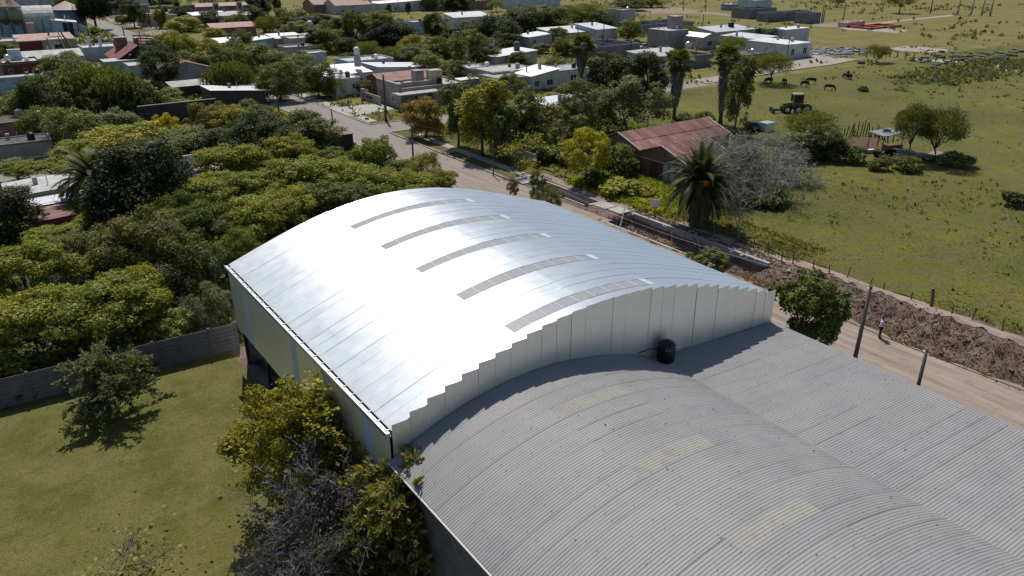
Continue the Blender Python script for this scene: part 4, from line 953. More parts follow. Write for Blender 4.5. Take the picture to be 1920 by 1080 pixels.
def mk_feather(kind, seed, n, rx, rz, zc, H0, size=.05, asp=5.5, droop=.5, nb=34):
    g = rgs(seed); B = blobs_broad(g, nb, rx, rz, zc, rx * .32, .7, -.7); Ps, Us = [], []
    for c, r, fl in B:
        k = n // nb; d = g.normal(size=(k, 3)); d /= np.linalg.norm(d, axis=1, keepdims=True)
        p = c + d * (r * g.uniform(.4, 1.25, (k, 1))) * np.array([1, 1, .6]); Ps.append(p)
        o = p - np.array([0, 0, zc - .6]); o /= np.linalg.norm(o, axis=1, keepdims=True)
        Us.append(o + d * .5 + np.array([0, 0, -droop]) + g.normal(size=(k, 3)) * .25)
    P = np.concatenate(Ps); U = np.concatenate(Us)
    addp(kind, leaf_mesh('crown', leaf_quads(P, P, size, asp, g, up=U), M['leaf']), limb_mesh(g, B, H0, .13, M['bark'], 1.6), H0, rx * 2)
def mk_spray(kind, seed, nb, H, Rr, droop, nleaf, lsz=.05, asp=2.2, up0=.1, bark='bark'):
    # long boughs that carry flat sprays of small foliage
    g = rgs(seed); m = MB(); Ps, Us = [], []
    m.tube([(0, 0, -.2), (.05, 0, H * .4), (0, .05, H * .85)], [.15, .11, .05], 7)
    for b in range(nb):
        z0 = H * g.uniform(.18, .92); th = g.uniform(0, 2 * PI); el = g.uniform(up0, 1.1) * (.5 + z0 / H); L = Rr * g.uniform(.55, 1.15) * (1.15 - .45 * z0 / H)
        d = Vector((math.cos(th) * math.cos(el), math.sin(th) * math.cos(el), math.sin(el))); p = Vector((0, 0, z0)); pts = [p.copy()]; K = 9
        for i in range(K):
            p = p + d * (L / K); d = (d + Vector((g.normal() * .16, g.normal() * .16, -droop / K * 1.6 + g.normal() * .06))).normalized(); pts.append(p.copy())
            if i < 1: continue
            for s in range(7):
                sd = (d + Vector(g.normal(size=3)) * .75).normalized(); sl = g.uniform(.25, .75) * (1 - .4 * i / K); k = max(2, int(nleaf * sl))
                f = g.random(k); c = np.array(p)[None] + np.array(sd)[None] * (f * sl)[:, None] + g.normal(size=(k, 3)) * .045; c[:, 2] -= .25 * (f * sl) ** 2
                Ps.append(c); Us.append(np.array(sd)[None] + g.normal(size=(k, 3)) * .55)
        m.tube(pts, [.05 * (1 - i / (K + 1)) + .008 for i in range(K + 1)], 4, False)
    P = np.concatenate(Ps); P[:, 2] = np.maximum(P[:, 2], .15)
    addp(kind, leaf_mesh('crown', leaf_quads(P, P, lsz, asp, g, up=np.concatenate(Us)), M['leaf']), m.mesh('trunk', M[bark], True), float(np.percentile(P[:, 2], 99.5)), float(2 * np.percentile(np.abs(P[:, 0]), 97)))
mk_spray('feather', 35, 46, 4.2, 3.0, .8, 14, .045, 2.4); mk_spray('feather', 36, 40, 3.6, 3.2, 1.0, 13, .045, 2.4)
mk_spray('olive', 37, 74, 4.6, 2.7, 1.3, 24, .045, 2.6, up0=.3); mk_spray('olive', 38, 60, 4.4, 2.6, 1.3, 22, .045, 2.6, up0=.3)
mk_spray('shoots', 39, 50, 4.6, 2.4, .1, 12, .045, 1.3, up0=.7)
mk_feather('acacia', 37, 8000, 3.6, 1.9, 3.9, 5.8, .055, 2.2, -.2, 40); mk_feather('acacia', 38, 8000, 3.6, 2.0, 3.9, 5.8, .055, 2.2, -.2, 40)
def mk_bare(kind, seed, H, spread, levels, nbr, r0, mat, leaves=0, tt=.25, thin=.55, minr=.008, lsz=.05):
    g = rgs(seed); m = MB(); tips = []
    def grow(p, d, L, r, lv):
        pts = [p]; q = p.copy(); dd = d.copy()
        for i in range(3):
            dd = (dd + Vector(g.normal(size=3) * .28)).normalized(); q = q + dd * (L / 3); pts.append(q.copy())
        m.tube(pts, [r, r * .9, r * .8, r * .7], 6 if lv == levels else 3, False)
        if lv == 0: tips.append(q); return
        for k in range(nbr if lv > 1 else nbr + 1):
            a = Vector(g.normal(size=3) * spread); nd = (dd + a + Vector((0, 0, .12))).normalized()
            grow(pts[g.integers(1, 4)] if k else q, nd, L * g.uniform(.6, .85), max(r * thin, minr), lv - 1)
    grow(Vector((0, 0, -.2)), Vector((0, 0, 1)), H * tt, r0, levels)
    vs = np.array(m.v); h0 = vs[:, 2].max(); w0 = (np.percentile(vs[:, 0], 98) - np.percentile(vs[:, 0], 2))
    tr_ = m.mesh('branches', mat, False)
    cr = None
    if leaves:
        T = np.array(tips); idx = g.integers(0, len(T), leaves); P = T[idx] + g.normal(size=(leaves, 3)) * .16
        cr = leaf_mesh('crown', leaf_quads(P, g.normal(size=P.shape), lsz, 1.3, g), M['leaf'])
    addp(kind, cr, tr_, h0, w0)
mk_bare('bare', 41, 6, .8, 5, 5, .11, M['twig'], 4000, minr=.010, tt=.42); mk_bare('bare', 42, 6, .85, 5, 5, .11, M['twig'], 4000, minr=.010, tt=.42)
mk_bare('palebare', 46, 8, .7, 4, 4, .15, M['bark_pale'], 900, minr=.010, tt=.62)
mk_bare('deadwood', 43, 6, .9, 6, 4, .13, M['dead_twig'], 1500, minr=.007)
mk_bare('sapling', 44, 5, .5, 3, 3, .05, M['bark'], 900)
mk_bare('twigbush', 45, 2.2, .6, 4, 4, .03, M['bark'], 900, lsz=.018, minr=.004)
# ---- palms ----
def fan_leaf(V, g, base, d, rad, up):
    side = d.cross(up).normalized(); k = 11
    for i in range(k):
        a = (i / (k - 1) - .5) * 2.9; dd = (d * math.cos(a) + side * math.sin(a) - up * .12)
        t = base + dd * rad * g.uniform(.85, 1.1) - Vector((0, 0, .12 * rad)); w = side * math.cos(a) - d * math.sin(a)
        V.append([base, base + dd * rad * .55 + w * .07 * rad, t, base + dd * rad * .55 - w * .07 * rad])
def mk_fan(seed, H, skirt, cr=1.75):
    g = rgs(seed); V = []; D = []
    for _ in range(95):
        th = g.uniform(0, 2 * PI); el = g.uniform(-.5, 1.35); d = Vector((math.cos(th) * math.cos(el), math.sin(th) * math.cos(el), math.sin(el)))
        b = Vector((0, 0, H)) + d * g.uniform(.8, cr); up = d.cross(Vector((-math.sin(th), math.cos(th), 0))).normalized()
        if up.z < 0: up = -up
        fan_leaf(V, g, b, d, g.uniform(.9, 1.25), up)
    for _ in range(900):
        th = g.uniform(0, 2 * PI); z = H - .2 - skirt * g.random() ** 1.1; r = .3 + 1.25 * (1 - (H - z) / (skirt + .5)) ** .8 * g.uniform(.5, 1)
        b = Vector((math.cos(th) * .2, math.sin(th) * .2, z + .4)); e = Vector((math.cos(th) * r, math.sin(th) * r, z - g.uniform(.4, 1.2)))
        w = Vector((-math.sin(th), math.cos(th), 0)) * g.uniform(.05, .16); mid = (b + e) / 2 + Vector((math.cos(th), math.sin(th), 0)) * .12
        D.append([b, mid + w, e, mid - w])
    tr_ = MB().tube([(0, 0, -.2), (0, 0, .8), (.05, 0, H * .6), (0, 0, H + .3)], [.42, .28, .24, .2], 9).mesh('trunk', M['bark'], True)
    return leaf_mesh('crown', np.array([[list(p) for p in q] for q in V]), M['leaf_gloss']), leaf_mesh('dead_skirt', np.array([[list(p) for p in q] for q in D]), M['dry_leaf']), tr_
def frond(V, g, base, th, el, L, droop, lw=.45):
    d = Vector((math.cos(th) * math.cos(el), math.sin(th) * math.cos(el), math.sin(el))); p = base.copy(); n = 22; side0 = Vector((-math.sin(th), math.cos(th), 0))
    for i in range(n):
        f = i / n; st = L / n; q = p + d * st
        up = side0.cross(d).normalized()
        if up.z < 0: up = -up
        V.append([p - side0 * .025, p + side0 * .025, q + side0 * .02, q - side0 * .02])
        ll = lw * (math.sin(PI * min(1, f * 1.05 + .08)) ** .6)
        for sgn in (-1, 1):
            for sub in (0, .5):
                b = p.lerp(q, sub); ld = (side0 * sgn * .8 + d * .75 + up * .18 - Vector((0, 0, .18))).normalized(); e = b + ld * ll * g.uniform(.85, 1.1); w = d * .055
                V.append([b - w, b + w, e + w * .25, e - w * .25])
        p = q; d = (d + Vector((0, 0, -droop / n * (1 + f * 1.2)))).normalized()
def mk_feather_palm(seed, H, L, n1=110, n2=60, dead=True):
    g = rgs(seed); V = []; D = []; top = Vector((0, 0, H))
    for i in range(n1):
        el = g.uniform(-.1, 1.4); frond(V, g, top + Vector(g.normal(size=3) * .12), g.uniform(0, 2 * PI), el, L * g.uniform(.8, 1.05), 1.15 + (1.3 - el) * .35)
    if dead:
        for i in range(n2): frond(D, g, top + Vector((0, 0, -.3)) + Vector(g.normal(size=3) * .1), g.uniform(0, 2 * PI), g.uniform(-1.0, -.2), L * g.uniform(.5, .78), 1.8, .32)
    tr_ = MB().tube([(0, 0, -.2), (0, 0, .5), (0, 0, H * .7), (0, 0, H + .2)], [.6, .46, .44, .5], 12).mesh('trunk', M['bark'], True)
    arr = lambda Q: np.array([[list(p) for p in q] for q in Q])
    return leaf_mesh('crown', arr(V), M['leaf_gloss']), (leaf_mesh('dead_fronds', arr(D), M['dry_leaf']) if dead else None), tr_

# leaf colours
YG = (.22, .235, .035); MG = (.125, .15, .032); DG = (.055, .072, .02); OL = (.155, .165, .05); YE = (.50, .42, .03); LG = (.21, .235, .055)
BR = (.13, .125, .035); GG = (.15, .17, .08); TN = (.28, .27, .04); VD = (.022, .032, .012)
tcount = {}
NAMES = dict(broad='tree', dense='tree', umbrella='tree', loose='tree', tall='tree', bush='bush', street='tree', neartree='tree', willow='willow_tree', feather='feathery_tree', olive='feathery_tree', shoots='tree',
             acacia='acacia_tree', bare='bare_tree', palebare='bare_tree', deadwood='bare_tree', sapling='sapling', twigbush='bush')
def T(kind, cx, by, ty, w, col, label, group=None, v=None, rz=None, leafscale=1.0):
    cy = (by + ty) / 2; bx = 960 + (cx - 960) * (3755 - by) / (3755 - cy)
    g_ = at(bx, by); h = max(.5, height_at(g_, bx, ty)); dp = depth((g_[0], g_[1], h * .6)); wm = w * dp / FPX
    wm *= 1.14 if kind in ('broad', 'dense', 'willow', 'loose') and by < 320 else 1.0
    k = tcount.get(kind, 0); tcount[kind] = k + 1; P = PROTO[kind]; cr, tk_, H0, W0 = P[(k if v is None else v) % len(P)]
    nm = NAMES[kind]; cat = 'bush' if nm == 'bush' else ('shrub' if kind == 'bush' else 'tree')
    rr = random.Random(k * 77 + int(cx)); a = rr.uniform(0, 2 * PI) if rz is None else rz
    root = empty(nm, (g_[0], g_[1], 0), a); sxy = wm / W0; sz = h / H0
    root.scale = (sxy * rr.uniform(.94, 1.06), sxy * rr.uniform(.94, 1.06), sz)
    tag(root, label, cat, group)
    link('trunk' if cr else 'branches', tk_, root)
    if cr:
        c = link('crown', cr, root); f = rr.uniform(.88, 1.14); colobj(c, (col[0] * f * rr.uniform(.94, 1.06), col[1] * f, col[2] * f))
    return root
# ---------- the trees, one by one: kind, crown centre x, foot y, top y, width, colour, label ----------
G1 = 'yellow-green trees massed behind the new hall'
# wood behind the slab fence, nearest row
T('umbrella', 55, 680, 545, 190, YG, 'spreading yellow-green tree behind the slab fence at the left edge of the photo')
T('umbrella', 210, 655, 520, 220, YG, 'widest yellow-green tree standing just behind the middle of the slab fence')
T('umbrella', 50, 610, 462, 190, YG, 'flat-topped yellow-green tree in the second row at the left edge behind the fence')
T('broad', 262, 620, 495, 120, TN, 'round yellowish tree rising right behind the widest umbrella tree')
T('loose', 330, 645, 575, 110, LG, 'light straggly shrub leaning over the slab fence beside the hall')
T('loose', 398, 625, 525, 100, GG, 'grey-green ragged bush growing at the hall end of the slab fence')
T('bush', 300, 650, 605, 90, TN, 'low yellowish shrub behind the fence between rubble and ragged bush')
T('bush', 250, 665, 625, 80, OL, 'low olive shrub against the back of the slab fence by the rubble heap')
T('bush', 95, 680, 640, 110, OL, 'olive thicket at the foot of the leftmost yellow-green tree')
T('bush', 30, 700, 655, 90, LG, 'pale shrub behind the slab fence in the far left corner')
T('bare', 130, 560, 440, 130, OL, 'grey leafless tree between green crowns at the left')
T('bare', 385, 625, 545, 70, OL, 'thin leafless tree tangled in the grey-green bush by the hall corner')
T('broad', 175, 540, 425, 130, OL, 'olive tree with dull crown right behind the grey leafless tree')
T('broad', 262, 560, 395, 180, BR, 'large brownish-olive tree in the middle of the wood')
T('broad', 345, 560, 430, 130, OL, 'olive brown tree between the brownish tree and the hall')
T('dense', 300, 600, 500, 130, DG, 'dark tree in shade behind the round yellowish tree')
T('broad', 400, 560, 455, 90, GG, 'soft grey-green tree touching the far left corner of the hall')
T('umbrella', 378, 500, 378, 130, MG, 'mid green tree just left of the hall roof beyond the corner')
T('umbrella', 330, 505, 392, 120, OL, 'green tree with layered crown right of the large brownish tree')
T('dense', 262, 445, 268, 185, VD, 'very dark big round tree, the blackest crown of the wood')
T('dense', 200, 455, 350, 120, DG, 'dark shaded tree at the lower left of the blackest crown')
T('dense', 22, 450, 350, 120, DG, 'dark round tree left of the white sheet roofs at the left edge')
T('umbrella', 170, 450, 402, 90, YG, 'low yellow-green tree in front of the rusty roof')
T('loose', 130, 430, 385, 90, TN, 'thin pale tree hanging over the patched sheet roof')
T('umbrella', 100, 480, 425, 110, YG, 'yellow-green tree below the patched sheet roof')
T('umbrella', 30, 345, 300, 100, YG, 'yellow-green street tree farthest left on the side street')
T('umbrella', 95, 345, 297, 100, YG, 'yellow-green street tree beside the white sheet roof on the side street')
T('broad', 150, 360, 285, 90, TN, 'yellow-green tree between the street trees and the feather palm')
T('umbrella', 145, 330, 262, 110, YG, 'bright tree beyond the side street above the feather palm')
# mass between dark tree and the street, behind the hall
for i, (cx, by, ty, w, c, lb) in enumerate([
    (430, 360, 270, 130, YG, 'brightest yellow-green tree right of the white panel shed'),
    (480, 350, 300, 100, GG, 'soft grey-green tree below the terrace of tangled crowns'),
    (540, 330, 252, 95, TN, 'rounded tree left of the rusty shack roof'),
    (625, 345, 280, 90, MG, 'low tree in front of the rusty shack roof'),
    (703, 345, 256, 85, YG, 'tall bright tree right of the rusty shack roof beside the street'),
    (745, 355, 300, 95, MG, 'green tree along the street between two bright crowns'),
    (797, 375, 290, 70, TN, 'loose upright tree at the street edge behind the hall roof'),
    (820, 385, 318, 80, YG, 'last yellow-green tree before the hall roof on the street side'),
    (388, 410, 325, 130, YG, 'yellow-green tree in front of the white panel shed'),
    (470, 420, 322, 150, YG, 'broad yellow-green crown left of the middle of the mass'),
    (560, 400, 298, 150, YG, 'tallest yellow-green crown of the mass behind the hall'),
    (640, 395, 300, 140, YG, 'yellow-green crown right of the tallest one'),
    (715, 400, 318, 130, YG, 'yellow-green crown above the hall ridge'),
    (770, 400, 325, 110, YG, 'yellow-green crown beside the last one on the street side'),
    (410, 500, 400, 120, MG, 'mid green crown at the far hall corner'),
    (480, 480, 372, 140, YG, 'yellow-green crown overhanging the far gable of the hall'),
    (450, 545, 430, 100, MG, 'darker crown pressed against the far left hall corner'),
    (545, 450, 352, 130, YG, 'yellow-green crown directly behind the hall roof edge'),
    (620, 430, 340, 130, MG, 'green crown dipping behind the shiny roof edge'),
    (690, 420, 345, 110, MG, 'green crown nearest the top of the hall roof'),
    (510, 420, 342, 110, YG, 'yellow-green crown in the centre of the mass'),
    (600, 380, 320, 100, MG, 'green crown between the two tallest yellow-green ones'),
    (350, 470, 355, 90, MG, 'green crown at the right foot of the blackest tree')]):
    T('umbrella' if i not in (1, 4, 6) else 'broad', cx, by, ty, w, c, lb, G1)
# north of the wood, along the dark wall
T('broad', 480, 310, 210, 120, DG, 'dark green tree behind the wood left of the main street')
T('broad', 570, 300, 205, 120, MG, 'dark broad tree beside the main street with a wire above it')
T('dense', 525, 320, 230, 110, DG, 'dark tree joined between two crowns by the main street')
T('broad', 393, 262, 190, 70, (.19, .17, .035), 'golden brown round tree against the dark block wall')
T('loose', 312, 262, 208, 42, YE, 'small bright yellow tree before the dark wall')
T('tall', 275, 275, 235, 40, GG, 'thin grey-green tree left of the small yellow one')
T('broad', 340, 300, 240, 120, MG, 'mid green tree below the dark wall')
T('broad', 235, 310, 238, 150, TN, 'large yellowish tree below the rows of dark crowns')
T('broad', 290, 320, 258, 110, MG, 'green tree right above the blackest crown')
T('dense', 420, 300, 240, 90, DG, 'dark tree right of the golden brown tree')
T('broad', 440, 265, 195, 80, TN, 'yellowish tree beside the bright metal roof')
T('broad', 470, 250, 190, 90, MG, 'green tree standing between bright metal roof and main street')
T('broad', 220, 275, 205, 90, GG, 'olive grey tree left of the dark wall')
T('broad', 150, 285, 205, 110, OL, 'olive tree left of the large yellowish tree')
T('broad', 85, 270, 200, 90, MG, 'mid green tree above the dark low house at left')
T('broad', 30, 240, 168, 100, OL, 'olive tree above the left edge house with the roof tank')
T('dense', 62, 245, 150, 80, DG, 'dark leafy tree right of the pale blue wall')
T('broad', 110, 230, 135, 100, MG, 'green tree right of the pale blue wall')
T('willow', 165, 220, 120, 100, OL, 'weeping olive tree left of the largest weeping one')
T('willow', 215, 225, 128, 110, OL, 'largest weeping tree in front of the red roof house')
T('dense', 190, 230, 165, 70, DG, 'dark tree under the weeping trees')
T('dense', 270, 225, 155, 70, DG, 'dark tree at the right foot of the largest weeping tree')
T('loose', 305, 220, 160, 80, LG, 'light tree in front of the gabled shed with peeling wall')
T('broad', 245, 228, 178, 60, MG, 'small green tree between two dark ones above the wall')
T('broad', 125, 148, 100, 90, MG, 'round tree between the white gable roof and the red roof house')
T('willow', 425, 185, 115, 90, OL, 'weeping tree right of the gabled shed with peeling wall')
T('broad', 380, 140, 105, 60, MG, 'tree behind the ridge of the gabled shed')
T('dense', 290, 135, 75, 60, DG, 'dark tree right of the red roof house by the orange gate')
T('broad', 315, 120, 58, 60, TN, 'yellowish tree behind the orange gate')
T('broad', 350, 115, 70, 60, OL, 'olive tree left of the rusty gabled roof')
T('broad', 345, 60, 30, 60, TN, 'bright tree among the far houses at the top left')
T('broad', 400, 75, 52, 40, TN, 'yellowish tree in front of the rusty gabled roof')
T('willow', 175, 56, -10, 60, VD, 'dark weeping tree beside the dirt junction')
T('bush', 178, 66, 50, 22, LG, 'small pale shrub beside the row of white posts')
T('broad', 248, 52, 0, 38, DG, 'dark tree in front of the peach house')
T('broad', 228, 45, 28, 22, MG, 'little tree by the bend of the dirt track')
T('dense', 215, 25, -15, 60, DG, 'dark tree at the top edge left of the peach house')
T('broad', 302, 54, 15, 22, MG, 'slim tree right of the peach house')
T('dense', 345, 40, 10, 50, DG, 'dark tree by the far palm')
T('broad', 128, 25, -12, 50, TN, 'yellow-green tree behind the blue hall')
T('broad', 395, 50, 20, 45, DG, 'small dark tree before the white sheet houses')
T('broad', 455, 100, 55, 40, MG, 'tree right of the rusty gabled roof')
T('bush', 192, 92, 72, 45, DG, 'dark shrub on the grass behind the white roof')
T('bush', 232, 95, 78, 30, OL, 'olive shrub beside the leaning bare posts')
T('broad', 490, 145, 80, 90, MG, 'green tree over the street bend left of the lamp pole')
T('broad', 545, 165, 95, 90, OL, 'olive street tree left of the white flat roofed house')
T('broad', 595, 182, 115, 70, MG, 'dark green street tree touching the white house wall')
T('broad', 520, 190, 120, 80, MG, 'street tree overhanging the main street with shade below')
T('broad', 440, 120, 75, 60, MG, 'green tree near the blue grey sheet roof')
T('broad', 505, 60, 28, 40, MG, 'round tree behind the white houses at the top')
T('tall', 520, 50, -12, 18, DG, 'dark slender conifer like tree near the far palm')
T('dense', 575, 62, 30, 70, DG, 'dark tree below the row of pink roofs')
T('broad', 620, 62, 35, 50, MG, 'green tree right of the dark one below pink roofs')
T('dense', 590, 100, 55, 30, VD, 'dark tree right of the white roof water tank')
T('broad', 605, 100, 76, 26, MG, 'small round tree behind the white terrace houses')
T('umbrella', 665, 95, 20, 60, MG, 'layered tree left of the biggest dark cluster')
T('umbrella', 715, 95, 24, 80, MG, 'layered tree on top of the biggest dark cluster')
T('dense', 745, 98, 40, 75, DG, 'nearly black tree right of the layered trees')
T('dense', 690, 88, 50, 60, DG, 'dark tree in the heart of the big cluster')
T('umbrella', 640, 95, 55, 60, OL, 'olive flat tree at the left of the big cluster')
T('acacia', 690, 118, 78, 55, OL, 'brownish olive acacia behind the white metal roof')
T('acacia', 728, 120, 88, 50, OL, 'small thin acacia beside the roof towers')
T('broad', 770, 112, 67, 50, (.28, .26, .03), 'yellow crowned tree in the middle of the town')
T('broad', 775, 128, 82, 60, GG, 'grey-green round tree in front of the yellow crowned one')
T('loose', 820, 120, 68, 60, OL, 'thin olive tree right of the yellow crowned tree')
T('loose', 880, 130, 50, 80, OL, 'open branching tree with dark limbs behind the grey houses')
T('broad', 815, 72, 22, 50, DG, 'dark bushy tree beside the small white roof house')
T('acacia', 835, 70, 48, 40, OL, 'acacia behind the thin olive tree')
T('broad', 890, 90, 38, 60, OL, 'olive tree right of the small white roof house')
T('dense', 925, 88, 28, 80, DG, 'dark wide tree above the grey houses')
T('broad', 975, 70, 14, 90, DG, 'left tree of the long dark grove at the top')
T('broad', 1030, 62, 15, 80, OL, 'middle tree of the long dark grove at the top')
T('acacia', 1095, 50, 8, 110, OL, 'large acacia at the right end of the long dark grove')
T('acacia', 1095, 58, 25, 60, DG, 'rounded dark acacia in front of the large acacia')
T('acacia', 1130, 45, 18, 70, OL, 'small acacia by the pale sheet at the edge of the grove')
T('broad', 660, 22, -12, 35, MG, 'tree between pink roofs and the white houses at the top')
T('broad', 730, 26, 6, 10, DG, 'very small tree in front of the long white house')
T('broad', 765, 26, 4, 12, DG, 'small conical tree before the long white house')
T('dense', 850, 24, -15, 50, DG, 'dark tree left of the red wall at the top')
T('broad', 803, 20, -12, 40, OL, 'tree beside the big pale gabled house')
T('dense', 480, 18, -14, 60, DG, 'dark tree at the top behind the far palm')
T('broad', 890, 42, 20, 20, TN, 'small yellowish tree by the white roof hut')
T('broad', 650, 168, 148, 34, DG, 'small dark shrub tree in front of the white flat house')
T('loose', 683, 178, 148, 38, BR, 'brownish bushy tree beside the tiled roof')
T('sapling', 628, 195, 150, 20, BR, 'thin brown sapling on the verge before the white house')
for k_, cx, by, ty, w, c, lb in [
    ('broad', 972, 60, 12, 60, OL, 'leftmost crown of the long dark grove at the top'), ('broad', 1005, 66, 14, 60, DG, 'dark crown between the left and middle trees of the grove'),
    ('acacia', 1062, 58, 12, 80, OL, 'wide acacia in the right half of the long dark grove'), ('broad', 1010, 40, 8, 70, OL, 'back row tree of the long dark grove'), ('broad', 1125, 62, 22, 55, DG, 'end tree of the grove above the white sheet roof'),
    ('broad', 335, 125, 60, 60, TN, 'bright green tree left of the rusty red gable'), ('broad', 395, 130, 70, 55, TN, 'yellow-green tree just left below the rusty red gable'), ('broad', 360, 150, 95, 70, OL, 'olive tree over the peeling gable shed'),
    ('broad', 430, 155, 85, 60, MG, 'green tree above the weeping tree at the street bend'), ('broad', 455, 168, 95, 50, MG, 'green tree at the right of the weeping tree by the bend'), ('broad', 300, 165, 85, 75, DG, 'dark tree right of the maroon roof'),
    ('broad', 470, 50, 8, 50, DG, 'dark green tree at the top between far palms'), ('broad', 545, 58, 15, 55, OL, 'olive tree right of the slender dark tree'), ('broad', 600, 60, 25, 50, DG, 'dark tree left below the pink roofs'), ('broad', 440, 62, 28, 45, MG, 'green tree left of the small far palm'),
    ('acacia', 500, 72, 30, 50, OL, 'broad acacia behind the terrace of white houses'), ('broad', 560, 75, 40, 60, OL, 'olive tree behind the brick chimney tower'), ('broad', 635, 75, 32, 50, DG, 'dark tree at the left side of the big cluster'),
    ('broad', 615, 100, 52, 50, MG, 'green tree between the terrace and the bluish palm'), ('broad', 650, 110, 70, 50, DG, 'dark tree below the bluish palm'), ('broad', 705, 60, 22, 55, OL, 'back tree of the big dark cluster'), ('dense', 720, 100, 40, 60, VD, 'blackest tree of the big cluster'),
    ('broad', 850, 118, 70, 60, OL, 'olive tree right of the grey-green round tree'), ('broad', 860, 92, 50, 60, DG, 'dark tree below the small white roof hut'), ('broad', 905, 125, 75, 70, OL, 'olive tree behind the small grey house'), ('broad', 945, 110, 60, 60, DG, 'dark tree left of the square chimney house'),
    ('loose', 800, 150, 95, 60, OL, 'thin tree behind the roof towers of the corner house'), ('broad', 845, 155, 115, 50, OL, 'low olive tree behind the corner house roof'), ('broad', 745, 125, 95, 45, MG, 'green tree left of the roof towers'),
    ('broad', 380, 22, -12, 60, TN, 'yellowish tree in the back row at the top left'), ('broad', 300, 14, -14, 60, DG, 'dark tree at the top edge right of the peach house'), ('broad', 425, 16, -14, 50, TN, 'bright tree at the top edge behind the pink roofs'),
    ('broad', 1180, 20, -4, 60, OL, 'scrubby tree at the top edge right of the grove'), ('broad', 1220, 14, -6, 50, TN, 'low tree at the top edge over the bare dirt'), ('acacia', 930, 22, 2, 40, OL, 'acacia beside the long blue-grey warehouse'),
    ('broad', 10, 112, 80, 40, OL, 'olive tree at the left edge by the cream house'), ('broad', 110, 175, 128, 70, DG, 'dark tree in front of the wide white roof'), ('loose', 240, 215, 160, 90, TN, 'light tree between the two weeping trees'), ('broad', 60, 215, 165, 80, MG, 'green tree under the pale blue wall'),
    ('broad', 1100, 140, 112, 35, MG, 'small garden tree behind the white annex by the fan palm'), ('broad', 1040, 140, 108, 40, OL, 'garden tree behind the shiny sloping roof'), ('broad', 975, 130, 95, 50, MG, 'tree left of the white house with shiny sloping roof'),
    ('acacia', 1290, 70, 48, 40, OL, 'acacia behind the tall square tower'), ('broad', 1240, 105, 88, 30, MG, 'small tree before the towered grey house'), ('broad', 1345, 118, 92, 45, DG, 'dark tree between the round tank and the palms'), ('broad', 1415, 118, 98, 40, OL, 'garden tree left of the white cube house'),
    ('broad', 1395, 75, 52, 45, DG, 'dark tree behind the black tank'), ('broad', 1090, 88, 70, 30, MG, 'garden tree before the long low white roof'), ('broad', 1015, 100, 80, 35, OL, 'garden tree before the small grey house'), ('broad', 700, 145, 118, 40, DG, 'dark tree on the edge of the shiny metal roofs'),
    ('broad', 650, 130, 100, 35, MG, 'tree rising behind the stacked white tank'), ('broad', 910, 150, 118, 45, OL, 'tree behind the small grey house with two windows'), ('loose', 955, 180, 135, 55, OL, 'thin tree before the stained grey house'), ('broad', 1060, 178, 155, 40, MG, 'shrubby tree before the white house wall'),
    ('broad', 480, 110, 80, 45, MG, 'tree left of the terrace of white houses'), ('broad', 540, 128, 100, 45, DG, 'dark tree before the terrace of white houses'), ('broad', 590, 110, 85, 35, MG, 'small tree at the right end of the terrace'),
    ('loose', 960, 285, 205, 90, OL, 'olive slim tree behind the young thin tree'), ('loose', 925, 255, 165, 80, TN, 'light tree behind the tallest light green tree'), ('loose', 1120, 250, 170, 90, GG, 'grey-green tree left of the big one above the rusty shed'), ('broad', 1080, 230, 180, 60, DG, 'dark tree behind the yard shed')]:
    T(k_, cx, by, ty, w, c, lb)
# street corner trees
T('broad', 797, 258, 180, 72, (.24, .17, .03), 'bronze coloured street tree on the corner verge')
T('tall', 858, 275, 150, 75, OL, 'tall thin tree behind the bronze street tree')
T('tall', 903, 292, 143, 95, TN, 'tallest light green tree at the street corner')
T('tall', 945, 300, 190, 75, OL, 'slim olive tree right of the tallest light green tree')
T('broad', 880, 240, 175, 90, TN, 'yellowish tree behind the tallest light green tree')
T('sapling', 962, 322, 250, 40, TN, 'young thin tree in front of the pale concrete wall')
T('tall', 985, 290, 168, 80, OL, 'upright olive tree left of the tin roofed shed')
T('loose', 1085, 270, 145, 90, GG, 'grey-green loose tree between palms and yellow tree')
T('loose', 1045, 285, 190, 110, OL, 'olive tree over the yard behind the yellow tree')
T('loose', 1180, 250, 135, 130, GG, 'big grey-green loose tree above the rusty shed')
T('dense', 1150, 185, 100, 95, DG, 'dark round tree left of the two tall palms')
T('dense', 1210, 190, 97, 90, DG, 'dark round tree beside the left tall palm')
T('loose', 1100, 345, 238, 108, (.40, .36, .03), 'bright yellow tree beside the trench')
T('bush', 1160, 335, 275, 75, OL, 'olive shrub at the rusty shed corner by the yellow tree')
T('bush', 1120, 355, 325, 60, DG, 'dark shrub under the yellow tree')
T('bush', 1160, 365, 338, 80, TN, 'yellow-green weeds heap in front of the brick wall')
T('bush', 1200, 368, 347, 60, TN, 'yellow-green weeds heap beside the white sign')
T('bush', 1025, 305, 270, 70, LG, 'pale shrub right of the concrete wall')
T('bush', 1060, 310, 280, 60, OL, 'olive shrub left of the yellow tree')
T('loose', 1008, 385, 318, 42, MG, 'small leafy tree beside the slab bridge over the trench')
T('loose', 1030, 405, 345, 60, OL, 'sparse green tree rising behind the hall ridge')
T('loose', 962, 372, 335, 26, OL, 'treetop just above the hall roof by the street')
T('tall', 1385, 255, 100, 55, OL, 'slender olive tree right of the two tall palms')
T('acacia', 1448, 158, 100, 80, OL, 'broad acacia with cows standing in its shade')
T('acacia', 1375, 100, 68, 60, OL, 'olive acacia in front of the grey house with tank')
T('broad', 1435, 85, 52, 60, DG, 'dark tree left of the white cube house')
T('broad', 1180, 78, 38, 45, LG, 'pale round tree behind the parked cars')
T('broad', 1165, 48, 26, 35, (.32, .31, .04), 'yellow-green tree behind the small grey cube')
